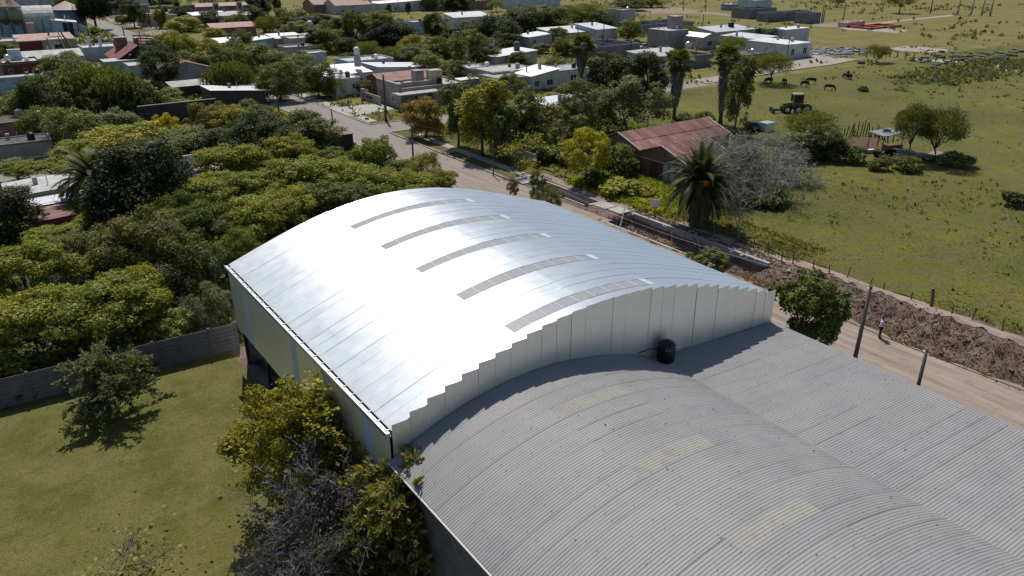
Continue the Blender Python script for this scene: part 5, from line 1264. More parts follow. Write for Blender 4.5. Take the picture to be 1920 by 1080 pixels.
T('acacia', 1230, 78, 60, 45, OL, 'low acacia in front of the unfinished walls')
T('broad', 1048, 85, 50, 40, MG, 'tree right of the small grey house')
T('broad', 1055, 105, 70, 40, MG, 'tree left of the fan palm with the long skirt')
T('bush', 1122, 125, 108, 25, TN, 'pale shrub in front of the unfinished block walls')
T('street', 1330, 530, 465, 88, MG, 'round leafy tree right of the new hall')
T('street', 1515, 685, 503, 158, (.13, .16, .03), 'large leafy street tree by the corner where the two halls meet', v=0)
T('acacia', 1645, 118, 85, 50, OL, 'round acacia at the pasture fence in the distance')
T('acacia', 1712, 300, 196, 85, (.11, .12, .04), 'left dome of the two dark acacias above the pile of cut timber')
T('acacia', 1765, 305, 205, 105, (.11, .12, .04), 'wider right one of the two dark acacias above the pile of cut timber')
T('acacia', 1690, 25, -15, 60, OL, 'lone tree with visible trunk at the top right')
T('acacia', 1570, 14, -5, 28, OL, 'round tree at the top right of centre')
T('acacia', 1520, 280, 208, 110, OL, 'olive tree in front of the old yellow tractor')
T('broad', 1555, 300, 245, 70, LG, 'light bushy tree right of the olive tree by the tractor')
T('dense', 1545, 300, 240, 70, DG, 'dark shaded tree among the bushes by the tractor')
T('bush', 1500, 300, 250, 80, GG, 'grey-green shrub at the foot of the olive tree by the tractor')
T('bush', 1600, 305, 275, 60, OL, 'shrub left of the feed trough')
T('bush', 1790, 310, 285, 60, OL, 'dark shrub right of the two dark acacias')
T('bush', 1650, 320, 295, 45, BR, 'brownish shrub before the rusty scrap')
T('bush', 1700, 320, 295, 60, BR, 'brownish scrub before the timber pile')
T('sapling', 1697, 168, 148, 22, OL, 'tiny lone tree in the middle of the pasture')
T('bush', 1619, 173, 161, 20, OL, 'round dark shrub in the pasture near the cows')
T('bush', 1905, 388, 362, 50, DG, 'dark grass clump at the right edge of the pasture')
T('bare', 1405, 370, 232, 150, (.17, .175, .13), 'large grey bare tree right of the feather palm', v=0)
T('bare', 1460, 350, 248, 110, (.17, .175, .13), 'second grey bare tree spreading beside the pasture', v=1)
T('palebare', 1400, 452, 278, 70, (.17, .175, .13), 'tall pale trunked tree at the pasture fence', v=1)
T('bush', 1380, 330, 290, 80, (.06, .05, .04), 'dark brown scrub behind the feather palm')
T('bush', 1440, 385, 355, 90, OL, 'olive shrub in shade beneath the grey bare trees')
T('bush', 1300, 200, 218, 10, OL, 'small shrub by the tall palms') if False else None
T('bush', 1280, 238, 215, 50, OL, 'shrub between the two tall palms')
T('bush', 1320, 240, 212, 45, LG, 'pale shrub right at the foot of the tall palms')
# in front, by the lawn
T('feather', 192, 775, 655, 135, (.13, .14, .06), 'feathery grey-green tree on the lawn by the slab fence', v=0)
T('feather', 250, 715, 655, 75, (.13, .14, .055), 'drooping branch-like feathery shrub leaning right from the fence', v=1)
T('neartree', 540, 960, 728, 215, (.28, .255, .03), 'leafy yellow-green tree in front of the hall side wall', v=0, rz=.4)
T('shoots', 665, 880, 745, 100, (.24, .23, .03), 'thin leafy shoots against the hall wall', v=2)
T('deadwood', 655, 1060, 835, 225, (.08, .075, .03), 'tangled grey leafless tree at the corner of the two halls', v=0, rz=1.0)
T('deadwood', 560, 1130, 940, 190, (.08, .075, .03), 'fallen looking grey dead tree at the bottom of the lawn', v=0, rz=3.3)
T('olive', 768, 1085, 872, 195, (.19, .185, .05), 'feathery olive tree growing against the old hall wall', v=0, rz=2.0)
T('shoots', 600, 950, 735, 190, (.27, .25, .03), 'tall leafy yellow-green shoots rising above the tree before the hall side wall', v=0)
T('olive', 705, 1125, 955, 160, (.12, .125, .035), 'dark feathery tree at the bottom beside the old hall', v=1)
T('twigbush', 170, 1125, 1030, 170, (.26, .26, .06), 'twiggy pale shrub poking into the bottom left of the lawn', v=0)
T('broad', 560, 1100, 1000, 130, (.07, .08, .02), 'dark green shrub under the dead tree at the bottom')

# ---- palms ----
def palm(name, parts, bx, by, ty, Htot, label, cols, group=None, rz=0):
    g_ = at(bx, by); h = height_at(g_, bx, ty); s = h / Htot
    r = empty(name, (g_[0], g_[1], 0), rz); r.scale = (s, s, s); tag(r, label, 'palm tree', group)
    for nm, me, c in parts:
        if me: colobj(link(nm, me, r), c or (.1, .1, .1))
    return r
def fanpalm(seed, H, skirt, *a, **k):
    c, d, t = mk_fan(seed, H, skirt); return palm('fan_palm', [('crown', c, (.12, .14, .04)), ('dead_skirt', d, (.24, .21, .18)), ('trunk', t, None)], *a, **k)
GP = 'tall fan palms with dead skirts'
fanpalm(51, 7.6, 3.2, 1088, 178, 65, 9.4, 'fan palm with thick brown skirt left of the dark round trees', None, GP)
fanpalm(52, 9.0, 5.2, 1262, 238, 93, 10.8, 'left of the two tall fan palms behind the rusty shed', None, GP)
fanpalm(53, 9.0, 6.6, 1350, 232, 85, 10.8, 'right of the two tall fan palms behind the rusty shed', None, GP)
def fpalm(seed, H, L, bx, by, ty, Htot, label, col=(.11, .13, .04), dead=True, **k):
    c, d, t = mk_feather_palm(seed, H, L, dead=dead)
    r = palm('feather_palm', [('crown', c, col), ('dead_fronds', d, (.10, .085, .07)), ('trunk', t, None)], bx, by, ty, Htot, label, None, **k); return r
fp = fpalm(55, 3.3, 3.9, 1306, 425, 276, 6.1, 'big feather palm with hanging brown fronds beside the trench', (.055, .066, .022))
fr = MB()
for k in range(60):
    a = random.uniform(0, 2*PI); r = random.uniform(.05, .38); z = 3.5 + random.uniform(-.25, .3)
    fr.box(-.55 + r*math.cos(a), -.47 + r*math.cos(a), -.8 + r*math.sin(a), -.72 + r*math.sin(a), z, z + .1)
fr.build('fruit_cluster', plain((.5, .24, .02), .6, 0, .2, 5, .1, 'orange_fruit'), fp)
fpalm(56, 2.9, 3.9, 195, 408, 278, 5.4, 'feather palm half hidden behind the blackest tree', (.085, .095, .028), False)
fpalm(57, 3.0, 3.0, 336, 38, 3, 5.2, 'far feather palm above the pink roofs at the top left', (.05, .06, .03), False)
fpalm(58, 3.0, 3.0, 494, 40, -5, 5.2, 'far feather palm at the top near the slender dark tree', (.05, .06, .03), False)
fpalm(59, 2.4, 3.0, 465, 62, 35, 4.8, 'small palm below the far houses', (.05, .06, .03), False)
fpalm(60, 2.2, 3.0, 652, 92, 58, 4.8, 'small bluish palm under the big dark cluster', (.07, .085, .045), False)
fpalm(61, 2.2, 3.0, 1062, 102, 62, 4.8, 'small palm beside the fan palm with thick skirt', (.07, .08, .03), False)

# ---- undergrowth, weeds, tufts: what nobody could count ----
def tufts(name, n, region, size, col, seed, mat='leaf', per=5, zf=None, hgt=.5, clump=None):
    g = rgs(seed); pts = []
    while len(pts) < n:
        x = g.uniform(region[0], region[1]); y = g.uniform(region[2], region[3])
        if clump and (math.sin(x * clump) * math.sin(y * clump * .8 + 1) + g.normal() * .5) < .25: continue
        pts.append((x, y))
    P = np.array(pts); P = np.repeat(P, per, 0); n2 = len(P)
    XY = P + g.normal(size=(n2, 2)) * size * 1.1
    z = np.zeros(n2) if zf is None else zf(XY[:, 0], XY[:, 1])
    C = np.stack([XY[:, 0], XY[:, 1], z + g.uniform(.1, 1, n2) * size * hgt], -1)
    U = g.normal(size=(n2, 3)) * .6 + np.array([0, 0, 1.0])
    o = link(name, leaf_mesh(name, leaf_quads(C, C, size * .5, 1.5, g, up=U), M[mat]))
    colobj(o, col); return tag(o, kind='stuff')
tufts('undergrowth', 9000, (-60, 47, 55, 113), .42, (.10, .11, .03), 71, hgt=2.2)
tufts('undergrowth', 2500, (-60, 46, 57, 112), .5, (.19, .2, .035), 72, hgt=2.6, clump=.5)
tufts('pasture_tufts', 5000, (63.6, 105, -5, 78), .09, (.26, .25, .05), 73, hgt=1.0, zf=lambda x, y: .12 + 0 * x)
tufts('pasture_tufts', 900, (80, 185, 10, 113), .18, (.22, .21, .05), 74, hgt=.7, zf=lambda x, y: .12 + 0 * x, clump=.3)
tufts('pasture_weeds', 500, (63.6, 120, 0, 112), .26, (.13, .14, .05), 75, hgt=1.1, zf=lambda x, y: .12 + 0 * x, clump=.12)
tufts('yard_weeds', 2500, (61.6, 72, 57, 75), .26, (.32, .32, .05), 76, hgt=1.8)
tufts('yard_weeds', 1500, (62, 95, 76, 113), .35, (.2, .205, .055), 77, hgt=1.6)
tufts('shade_weeds', 900, (62.2, 68, 40, 57), .17, (.17, .165, .05), 78, hgt=1.6)
tufts('bank_scrub', 5000, (55.0, 61.6, -5, 61), .10, (.24, .165, .11), 79, 'dry_leaf', hgt=.9, zf=lambda x, y: bank_z(x, y))
tufts('bank_weeds', 260, (56, 61, -5, 60), .14, (.14, .16, .05), 80, hgt=1.2, zf=lambda x, y: bank_z(x, y), clump=.9)
tufts('edge_weeds', 1300, (63.1, 66.5, -5, 60), .12, (.2, .19, .05), 87, hgt=1.3)
tufts('dry_verge', 1500, (54.9, 56.6, -5, 44), .12, (.36, .23, .13), 88, 'dry_leaf', hgt=1.1, zf=lambda x, y: bank_z(x, y))
tufts('lawn_blades', 24000, (-14, 12, 31, 53.8), .04, (.2, .185, .05), 81, hgt=.6, per=3)
tufts('field_scrub', 700, (130, 520, 118, 420), 1.0, (.15, .155, .06), 82, hgt=.6, clump=.035)
tufts('field_scrub', 700, (160, 380, -5, 130), .5, (.16, .16, .07), 83, hgt=.6, clump=.06)
tufts('reed_patch', 450, (178, 236, 84, 100), .8, (.16, .16, .08), 84, hgt=.7)
tufts('town_weeds', 3500, (57, 180, 124, 330), .4, (.16, .165, .055), 85, hgt=.9, clump=.1)
tufts('town_weeds', 4000, (-30, 48, 127, 330), .5, (.12, .135, .04), 86, hgt=1.1)
# ================= poles, wires, posts =================
def pole(p, h, r, label, cat='pole', group=None, mat='pole_wood', arm=0, lean=(0, 0)):
    t = empty('utility_pole', (p[0], p[1], 0)); tag(t, label, cat, group)
    MB().tube([(0, 0, -.3), (lean[0] * .5 + .02, lean[1] * .5, h * .5), (lean[0], lean[1], h)], [r * 1.25, r * 1.05, r * .8], 8).build('shaft', M[mat], t, True)
    if arm:
        MB().tube([(0, 0, h * .92), (arm * .5, 0, h + .5), (arm, 0, h + .55)], .05, 5).build('arm', M['galv'], t)
        MB().box(arm - .1, arm + .6, -.15, .15, h + .48, h + .62).build('lamp_head', M['white'], t)
    for dz in (.25,): MB().tube([(-.1 + lean[0], lean[1] - .2, h - dz), (.1 + lean[0], lean[1] + .2, h - dz)], .05, 5).build('insulator', M['white'], t)
    return t
p1, p2 = (41.3, 21.55), (41.0, 17.35)
h1_ = onx(1627, 534, 41.3)[2]; h2_ = onx(1734, 652, 41.0)[2]
pole(p1, h1_, .135, 'tallest brown wooden pole rising behind the old hall eave by the road', lean=(.05, -.1))
pole(p2, h2_, .12, 'shorter brown wooden post behind the old hall eave nearest the camera')
def ppole(px, py, ty, r, label, **k):
    g_ = at(px, py); pole(g_, height_at(g_, px, ty), r, label, **k); return g_
ppole(724, 228, 140, .22, 'thick brown pole on the corner verge in front of the portico house')
gq = at(733, 224); MB().tube([(0, 0, 0), (-1.2, .6, 3.4)], .12, 6).build('stay_post', M['pole_wood'], tag(empty('pole_stay', (gq[0], gq[1], 0)), 'short leaning stay beside the thick brown corner pole', 'pole'))
for px, py, ty, r, lb, kw in [
    (775, 305, 234, .12, 'thin dark pole at the street behind the green trees', {}), (625, 244, 204, .12, 'thin dark pole at the left kerb of the main street', {}),
    (523, 208, 145, .13, 'dark pole on the left side of the main street near the bend', {}), (497, 170, 128, .10, 'street lamp pole with curved arm at the street bend', dict(arm=2.4, mat='galv')),
    (235, 78, 48, .18, 'thin pole by the dirt junction at the top left', {}), (265, 84, 60, .16, 'thin pole beside the orange barrier', {}), (283, 52, 5, .2, 'tall thin pole in front of the peach house', {}),
    (122, 98, 66, .16, 'leftmost leaning bare pole on the grass verge', dict(lean=(-1, 0))), (131, 98, 58, .2, 'middle leaning bare pole on the grass verge', dict(lean=(-2, 0))), (136, 98, 55, .22, 'rightmost leaning bare pole on the grass verge', dict(lean=(-2, 0))),
    (1082, 106, 45, .14, 'thin pole behind the fan palm with skirt', {}), (987, 165, 105, .12, 'thin pole in front of the white house with shiny roof', {}), (964, 90, 53, .16, 'pole left of the small grey house below the grove', {}),
    (1130, 104, 44, .14, 'thin pole standing before the unfinished block walls', {}), (1182, 104, 68, .14, 'short pole at the corner of the unfinished block walls', {}), (1250, 78, 39, .14, 'pole beside the green net and dark walls', {}),
    (1208, 60, 38, .14, 'pole behind the pale round tree by the cars', {}), (1302, 130, 77, .12, 'thin pole by the round tank and block room', {}), (1316, 62, 26, .16, 'field pole left of the grey house with shiny roof', {}),
    (1370, 55, 29, .16, 'field pole behind the acacia with grey house', {}), (1281, 20, -8, .18, 'far field pole at the top right of the grove', {}), (1322, 22, -6, .18, 'far field pole near the little hut', {}),
    (1440, 45, 18, .18, 'far thin pole in front of the long unfinished wall', {}), (1474, 118, 62, .12, 'thin pole in front of the white cube house', {}), (1540, 42, 6, .2, 'left pole of the pair by the far unfinished building', {}), (1543, 43, 8, .2, 'right pole of the pair by the far unfinished building', {}),
    (1580, 42, 5, .18, 'far pole right of the pair', {}), (1498, 58, 22, .16, 'pole before the far long unfinished wall', {}), (1744, 26, -8, .25, 'far pole left of the lattice line at the top right', {}),
    (1795, 28, -8, .35, 'first concrete pole of the line at the top right', dict(mat='concrete')), (1820, 29, -8, .35, 'second concrete pole of the line at the top right', dict(mat='concrete')), (1840, 29, -8, .35, 'third concrete pole of the line at the top right', dict(mat='concrete')), (1856, 30, -8, .4, 'last and thickest pole of the line at the top right', dict(mat='concrete')),
    (925, 330, 262, .08, 'very thin leaning stick before the pale concrete wall', {}), (960, 320, 270, .06, 'thin guard post near the slab bridge', {})]:
    ppole(px, py, ty, r, lb, **kw)
def wire(a, b, sag, r, label, mat='wire', n=14):
    a, b = Vector(a), Vector(b); pts = []
    for i in range(n + 1):
        f = i / n; p = a.lerp(b, f); p.z -= sag * 4 * f * (1 - f); pts.append(p)
    tag(MB().tube(pts, r, 4).build('overhead_wire', M[mat]), label, 'cable')
wire((p1[0], p1[1], h1_ - .3), (p1[0] + 2, p1[1] + 32, 7.5), .8, .011, 'pale wire running from the tallest pole up across the trench', 'wire_pale')
wire((p1[0], p1[1], h1_ - 1.2), (46, 60, 6.5), 1.0, .011, 'dark wire from the tallest pole through the street tree')
wire((47.8, 34, 4.0), (47.5, -8, 6.2), 1.2, .03, 'black cable sagging along the dirt road past both wooden poles', n=24)
wire((62.9, 47.8, 8.4), (72, -12, 7.5), 1.5, .014, 'thin wire crossing the pasture from the pale trunked tree')
g1_ = at(775, 305); g2_ = at(625, 244); g3_ = at(523, 208)
wire((g1_[0], g1_[1], 5.9), (g2_[0], g2_[1], 5.9), .7, .016, 'street wire between the thin dark pole and the left kerb pole'); wire((g2_[0], g2_[1], 5.9), (g3_[0], g3_[1], 6.5), .7, .016, 'street wire continuing to the pole near the bend')
wire((g1_[0], g1_[1], 5.7), (60.5, 62, 6.5), .8, .016, 'street wire from the thin dark pole over the corner trees')
for i_, (a_, b_, s_, lb_) in enumerate([((57.4, 123, 7.6), (57.4, 165, 7.6), .6, 'street wire along the east kerb beyond the corner pole'), ((60.1, 123.2, 7.8), (49.9, 95.4, 5.9), .5, 'wire crossing the main street at the corner'),
    ((60.1, 123.2, 7.8), (99, 124, 7.4), 1.0, 'wire along the cross street from the corner pole'), ((99, 124, 7.4), (140, 125, 7.2), 1.0, 'wire farther along the cross street'), ((50, 122.8, 5.8), (20, 120, 6.5), .8, 'wire along the side street above the trees')]):
    wire(a_, b_, s_, .016, lb_)
wire(tuple(at(0, 300, 7)), tuple(at(430, 235, 7)), .5, .012, 'pale wire strung above the wood at the left', 'wire_pale')
# pasture fence posts
pts_ = [(1440, 478), (1465, 490), (1486, 497), (1523, 508), (1553, 520), (1586, 528), (1627, 545), (1655, 552), (1707, 568), (1745, 580), (1782, 595), (1822, 603), (1877, 628), (1918, 645), (1412, 466), (1382, 455), (1345, 440), (1310, 430), (1245, 405), (1280, 418)]
fpm = MB().tube([(0, 0, -.2), (.02, 0, .7), (0, .02, 1.35)], [.06, .055, .045], 6).mesh('fence_post', M['pole_wood'])
fw = []
for i, (px, py) in enumerate(pts_):
    g_ = at(px, py); g_.z = 0; fw.append(g_); o = link('fence_post', fpm, None, g_); sc_f = 1.0 if i != 9 else 1.35; o.scale = (sc_f * (1 if i != 9 else 1.8), sc_f * (1 if i != 9 else 1.8), random.uniform(.8, 1.1) * sc_f); o.rotation_euler = (random.gauss(0, .06), random.gauss(0, .06), 0)
    tag(o, 'thin wooden fence post along the pasture edge beside the trench' if i != 9 else 'thickest wooden fence post at the pasture edge beside the walking man', 'fence post', 'fence posts along the near pasture edge')
    if i == 9: del o['group']
fw.sort(key=lambda p: p.y); fm = MB()
for z in (.45, .8, 1.15): fm.tube([p + Vector((0, 0, z)) for p in fw], .009, 3, False)
tag(fm.build('fence_wire', M['wire']), 'sagging wires of the fence along the near pasture edge', 'fence wire')
for i in range(24):
    f = i / 23; p = at(1610 + f * 330, 104 + f * 32 + 3 * math.sin(i)); o = link('fence_post', fpm, None, p); o.scale = (3, 3, random.uniform(1.0, 1.7)); o.rotation_euler = (random.gauss(0, .1), random.gauss(0, .12), 0)
    tag(o, 'far dark fence post along the track at the back of the pasture', 'fence post', 'fence posts at the back of the pasture')
for i in range(18):
    f = i / 17; p = at(1575 + f * 90, 262 - 10 * math.sin(f * 3) + 8 * f); o = link('stake', fpm, None, p); o.scale = (1.6, 1.6, random.uniform(1.2, 2.0)); o.rotation_euler = (random.gauss(0, .15), random.gauss(0, .15), 0)
    tag(o, 'rough corral stake around the red earth pen', 'stake', 'stakes of the small corral')
psheet('pen_earth', [(1575, 280), (1600, 262), (1650, 262), (1640, 285), (1600, 295)], .26, plain((.10, .05, .04), .95, 0, .3, 1, .4, 'red_earth'))
psheet('pen_earth', [(1720, 300), (1750, 285), (1790, 292), (1770, 305)], .26, plain((.24, .17, .13), .95, 0, .3, 1, .4, 'bare_pen_earth'))

# ---- person ----
def skin_obj(name, verts, edges, radii, mat, parent, sub=2, root=0):
    me = bpy.data.meshes.new(name); me.from_pydata(verts, edges, []); o = link(name, me, parent)
    me.materials.append(mat); sk = o.modifiers.new('skin', 'SKIN'); sk.use_smooth_shade = True
    for i, v in enumerate(me.skin_vertices[0].data): v.radius = radii[i] if hasattr(radii[i], '__len__') else (radii[i], radii[i]); v.use_root = (i == root)
    sd = o.modifiers.new('sub', 'SUBSURF'); sd.levels = sub; sd.render_levels = sub
    dg = bpy.context.evaluated_depsgraph_get(); dg.update(); ev = o.evaluated_get(dg)
    nm = bpy.data.meshes.new_from_object(ev); o.modifiers.clear(); o.data = nm
    for p in nm.polygons: p.use_smooth = True
    return o
pp = at(1648, 634); per = empty('person', (pp[0], pp[1], .03), R(205)); per.scale = (1.05, 1.05, 1.05)
tag(per, 'man in white long shirt and black trousers standing on the dirt road with bent arms', 'person')
skinm = plain((.22, .12, .08), .6, 0, .1, 3, .05, 'skin'); shirt = plain((.55, .56, .62), .8, 0, .1, 4, .1, 'shirt_cloth'); trous = plain((.02, .02, .025), .8, 0, .1, 4, .1, 'dark_cloth'); hairm = plain((.012, .01, .01), .7, 0, .1, 4, .1, 'hair')
bv = [(0,0,.95),(0,.0,1.15),(0,.0,1.36),(0,.01,1.48),(0,.03,1.60),(0,.02,1.70),(.19,.0,1.40),(.27,-.02,1.13),(.16,.24,1.10),(-.19,.0,1.40),(-.27,-.02,1.13),(-.16,.24,1.12),
      (.10,0,.90),(.12,.03,.50),(.13,-.02,.08),(.13,.14,.03),(-.10,0,.90),(-.13,.01,.50),(-.15,-.02,.08),(-.15,.13,.03),
      (.10,.31,1.11),(.06,.36,1.13),(.09,.37,1.10),(.12,.365,1.085),(.07,.28,1.16),(-.10,.31,1.13),(-.06,.36,1.15),(-.09,.37,1.12),(-.12,.365,1.10),(-.07,.28,1.18)]
be = [(0,1),(1,2),(2,3),(3,4),(4,5),(2,6),(6,7),(7,8),(2,9),(9,10),(10,11),(0,12),(12,13),(13,14),(14,15),(0,16),(16,17),(17,18),(18,19),(8,20),(20,21),(20,22),(20,23),(20,24),(11,25),(25,26),(25,27),(25,28),(25,29)]
rr_ = [(.14,.10),(.13,.09),(.15,.09),.055,.085,.075,.055,.042,.032,.055,.042,.032,.085,.058,.045,.035,.085,.058,.045,.035,.03,.009,.009,.009,.009,.03,.009,.009,.009,.009]
skin_obj('body', bv, be, rr_, skinm, per)
sv = [(0,0,.74),(0,0,.95),(0,0,1.15),(0,0,1.36),(0,.01,1.45),(.20,0,1.39),(.275,-.02,1.14),(.20,.14,1.11),(-.20,0,1.39),(-.275,-.02,1.14),(-.20,.14,1.12)]
skin_obj('shirt', sv, [(0,1),(1,2),(2,3),(3,4),(3,5),(5,6),(6,7),(3,8),(8,9),(9,10)], [(.21,.16),(.20,.155),(.185,.14),(.20,.13),.085,.09,.08,.065,.09,.08,.065], shirt, per)
tv = [(0,0,.95),(.10,0,.88),(.12,.03,.50),(.13,-.02,.12),(-.10,0,.88),(-.13,.01,.50),(-.15,-.02,.12)]
skin_obj('trousers', tv, [(0,1),(1,2),(2,3),(0,4),(4,5),(5,6)], [(.16,.13),.115,.092,.08,.115,.092,.08], trous, per)
skin_obj('hair', [(0,-.01,1.63),(0,-.015,1.72),(0,.02,1.77)], [(0,1),(1,2)], [.08,.092,.06], hairm, per)
for s in (-1, 1): skin_obj('shoe', [(s*.14,-.05,.04),(s*.14,.12,.03),(s*.145,.17,.03)], [(0,1),(1,2)], [.05,.045,.035], trous, per, 1)
for s in (-1, 1): MB().box(s*.03-.012, s*.03+.012, .108, .118, 1.625, 1.64).build('eye', hairm, per)
MB().add([(-.012,.105,1.58),(.012,.105,1.58),(0,.13,1.59),(0,.105,1.62)], [(0,1,2),(1,3,2),(3,0,2),(0,3,1)]).build('nose', skinm, per)

# ---- cattle ----
cowm = plain((.018, .014, .012), .7, 0, .2, 2, .1, 'black_hide')
def mk_cow():
    t = empty('cow', (0, 0, 0))
    v = [(0,0,1.15),(.55,0,1.15),(-.55,0,1.18),(-.85,0,1.15),(.95,0,1.15),(1.25,0,.75),(1.45,0,.38),(1.62,0,.18),
         (.7,.20,.95),(.72,.20,.50),(.70,.20,.06),(.7,-.20,.95),(.66,-.20,.50),(.62,-.20,.06),(-.75,.2,.95),(-.86,.2,.52),(-.80,.2,.06),(-.75,-.2,.95),(-.80,-.2,.52),(-.72,-.2,.06),(-1.0,0,1.1),(-1.06,0,.6)]
    e = [(0,1),(0,2),(2,3),(1,4),(4,5),(5,6),(6,7),(1,8),(8,9),(9,10),(1,11),(11,12),(12,13),(2,14),(14,15),(15,16),(2,17),(17,18),(18,19),(3,20),(20,21)]
    r = [(.33,.38),(.32,.38),(.32,.36),(.26,.28),(.22,.27),(.15,.18),(.12,.15),(.07,.09),.13,.07,.06,.13,.07,.06,.15,.08,.06,.15,.08,.06,.04,.03]
    skin_obj('body', v, e, r, cowm, t)
    for s in (-1, 1):
        MB().add([(1.3,s*.1,.55),(1.33,s*.26,.58),(1.24,s*.26,.66),(1.25,s*.1,.62)], [(0,1,2,3),(3,2,1,0)]).build('ear', cowm, t)
        MB().tube([(1.24, s*.07, .66), (1.2, s*.17, .76)], [.03, .012], 5).build('horn', M['concrete'], t)
    return t
cow = mk_cow(); GC = 'black cattle grazing in the pasture'
cows = [(1507, 164, 20, 'cow grazing nearest the shade tree in a pair'), (1521, 158, 150, 'cow standing just behind the one nearest the shade tree'), (1553, 171, -20, 'cow grazing alone lowest in the herd'),
        (1585, 149, 100, 'left cow of the tight group farthest right'), (1593, 150, 80, 'right cow of the tight group farthest right'), (1589, 145, 60, 'rear cow of the tight group farthest right'), (1441, 158, 200, 'cow resting in the acacia shade at the left'), (1470, 160, 90, 'cow at the right rim of the acacia shade')]
for i, (px, py, a, lb) in enumerate(cows):
    o = cow if i == 0 else copy_tree(cow); o.location = at(px, py) + Vector((0, 0, .1)); o.rotation_euler = (0, 0, R(a) - HEAD); o.scale = (.95, .95, .95); tag(o, 'black ' + lb, 'cow', GC)

# ---- vehicles ----
def wheel(parent, x, y, r, w, tyre=None):
    t = MB().tube([(x, y - w/2, r), (x, y + w/2, r)], r, 18).build('wheel', tyre or M['black_plastic'], parent)
    MB().tube([(x, y - w/2 - .02, r), (x, y + w/2 + .02, r)], r * .5, 12).build('rim', M['galv'], t)
rusty = plain((.17, .115, .05), .8, 0, .35, 1.5, .2, 'faded_yellow_paint'); dk = plain((.03, .025, .022), .8, .1, .3, 2, .2, 'oily_metal')
tp_ = at(1487, 213); tc = empty('tractor', (tp_[0], tp_[1], .08), -HEAD); tag(tc, 'old faded yellow tractor with tall boxy cab parked in the pasture', 'tractor'); tc.scale = (1.0, 1.0, 1.0)
MB().box(-2.2, 2.4, -.45, .45, .8, 1.15).build('chassis', dk, tc)
MB().add([(-2.3,-.5,1.15),(-.6,-.5,1.15),(-.6,.5,1.15),(-2.3,.5,1.15),(-2.2,-.42,1.85),(-.6,-.45,2.1),(-.6,.45,2.1),(-2.2,.42,1.85)], [(0,3,2,1),(4,5,6,7),(0,1,5,4),(1,2,6,5),(2,3,7,6),(3,0,4,7)]).build('hood', rusty, tc)
cb = MB(); cb.box(-.5, 1.3, -.85, .85, 1.15, 2.1); [cb.box(x, x+.12, y, y+.12, 2.1, 3.4) for x in (-.5, 1.18) for y in (-.85, .73)]; cb.build('cab', rusty, tc)
MB().box(-.6, 1.4, -.95, .95, 3.4, 3.6).build('cab_roof', plain((.28, .22, .13), .8, 0, .2, 1, .1), tc); MB().box(-.36, 1.16, -.80, .80, 2.1, 3.38).build('cab_glass', M['glass'], tc)
MB().box(1.32, 2.6, -.7, .7, 1.3, 1.75).build('rear_deck', rusty, tc)
for x, y, r, w in ((2.0, -.95, .95, .5), (2.0, .95, .95, .5), (-1.5, -.85, .8, .4), (-1.5, .85, .8, .4), (.5, -.9, .8, .4)): wheel(tc, x, y, r, w)
bl_ = MB(); bl_.box(-3.9, -2.2, -.35, -.2, .5, .75); bl_.box(-3.9, -2.2, .2, .35, .5, .75); bl_.box(-4.1, -3.85, -1.4, 1.4, .25, 1.0); bl_.build('front_blade', dk, tc)
def car(px, py, a, col, label):
    g_ = at(px, py); c = empty('parked_car', (g_[0], g_[1], .05), a); tag(c, label, 'car'); pm2 = plain(col, .3, .3, .05, 2, .02, 'car_paint')
    prof = [(-2.1,.35),(-2.1,.75),(-1.2,.88),(1.5,.92),(2.1,.8),(2.1,.35)]; MB().prism(prof, -.85, .85, 'y').build('body', pm2, c)
    MB().prism([(-1.15,.88),(-.6,1.38),(.9,1.40),(1.5,.92)], -.74, .74, 'y').build('windows', M['glass'], c); MB().box(-.55, .88, -.7, .7, 1.39, 1.44).build('roof', pm2, c)
    for x in (-1.35, 1.35):
        for y in (-.8, .8): wheel(c, x, y, .33, .2)
    for y in (-.6, .6): MB().box(-2.13, -2.08, y - .18, y + .18, .55, .7).build('headlight', M['white'], c)
    return c
car(1168, 84, R(20), (.5, .5, .52), 'silver car parked under the roof edge by the pale round tree')
car(1206, 91, R(10), (.34, .42, .42), 'pale green-grey car parked right of the silver one'); car(1193, 83, R(35), (.03, .03, .03), 'dark car hidden between the silver and the pale car')
car(1412, 245, R(60), (.02, .02, .025), 'dark old car with white bonnet wreck right of the tall palms')
bx_ = empty('white_tank_box', tuple(at(1435, 247)), 0); tag(bx_, 'white boxy container beside the dark old car', 'container'); MB().box(-1, 1.2, -.8, .8, .1, 1.5).build('body', M['white'], bx_); MB().box(-1.05, 1.25, -.85, .85, 1.5, 1.6).build('lid', M['galv'], bx_)
# shelter, scrap machine, trough, timber
g_ = at(1658, 282); sh = empty('tin_shelter', (g_[0], g_[1], 0), -.2); tag(sh, 'small tin roofed shelter on thin posts with a tyre on top', 'shelter')
MB().slab([(-2.2,-1.3,2.6),(2.2,-1.3,2.7),(2.2,1.6,2.9),(-2.2,1.6,2.8)], .06).build('roof', plain((.20, .22, .24), .6, .3, .3, 1, .1, 'old_tin'), sh)
for x in (-2, 0, 2):
    for y in (-1.2, 1.4): MB().tube([(x, y, 0), (x, y, 2.65)], .07, 5).build('post', M['pole_wood'], sh)
ty = MB()
for k in range(16):
    a, b = 2*PI*k/16, 2*PI*(k+1)/16; ty.tube([(.6*math.cos(a)+.2, .45*math.sin(a)+.3, 2.95), (.6*math.cos(b)+.2, .45*math.sin(b)+.3, 2.95)], .12, 6)
tag(ty.build('tyre', M['black_plastic'], None, loc=(g_[0], g_[1], 0)), 'black tyre lying on the tin roof of the shelter', 'tyre')
g_ = at(1665, 296); rm_ = empty('rusty_machine', (g_[0], g_[1], .1), -.4); tag(rm_, 'rusty farm machine with faded red hood before the shelter', 'farm machine')
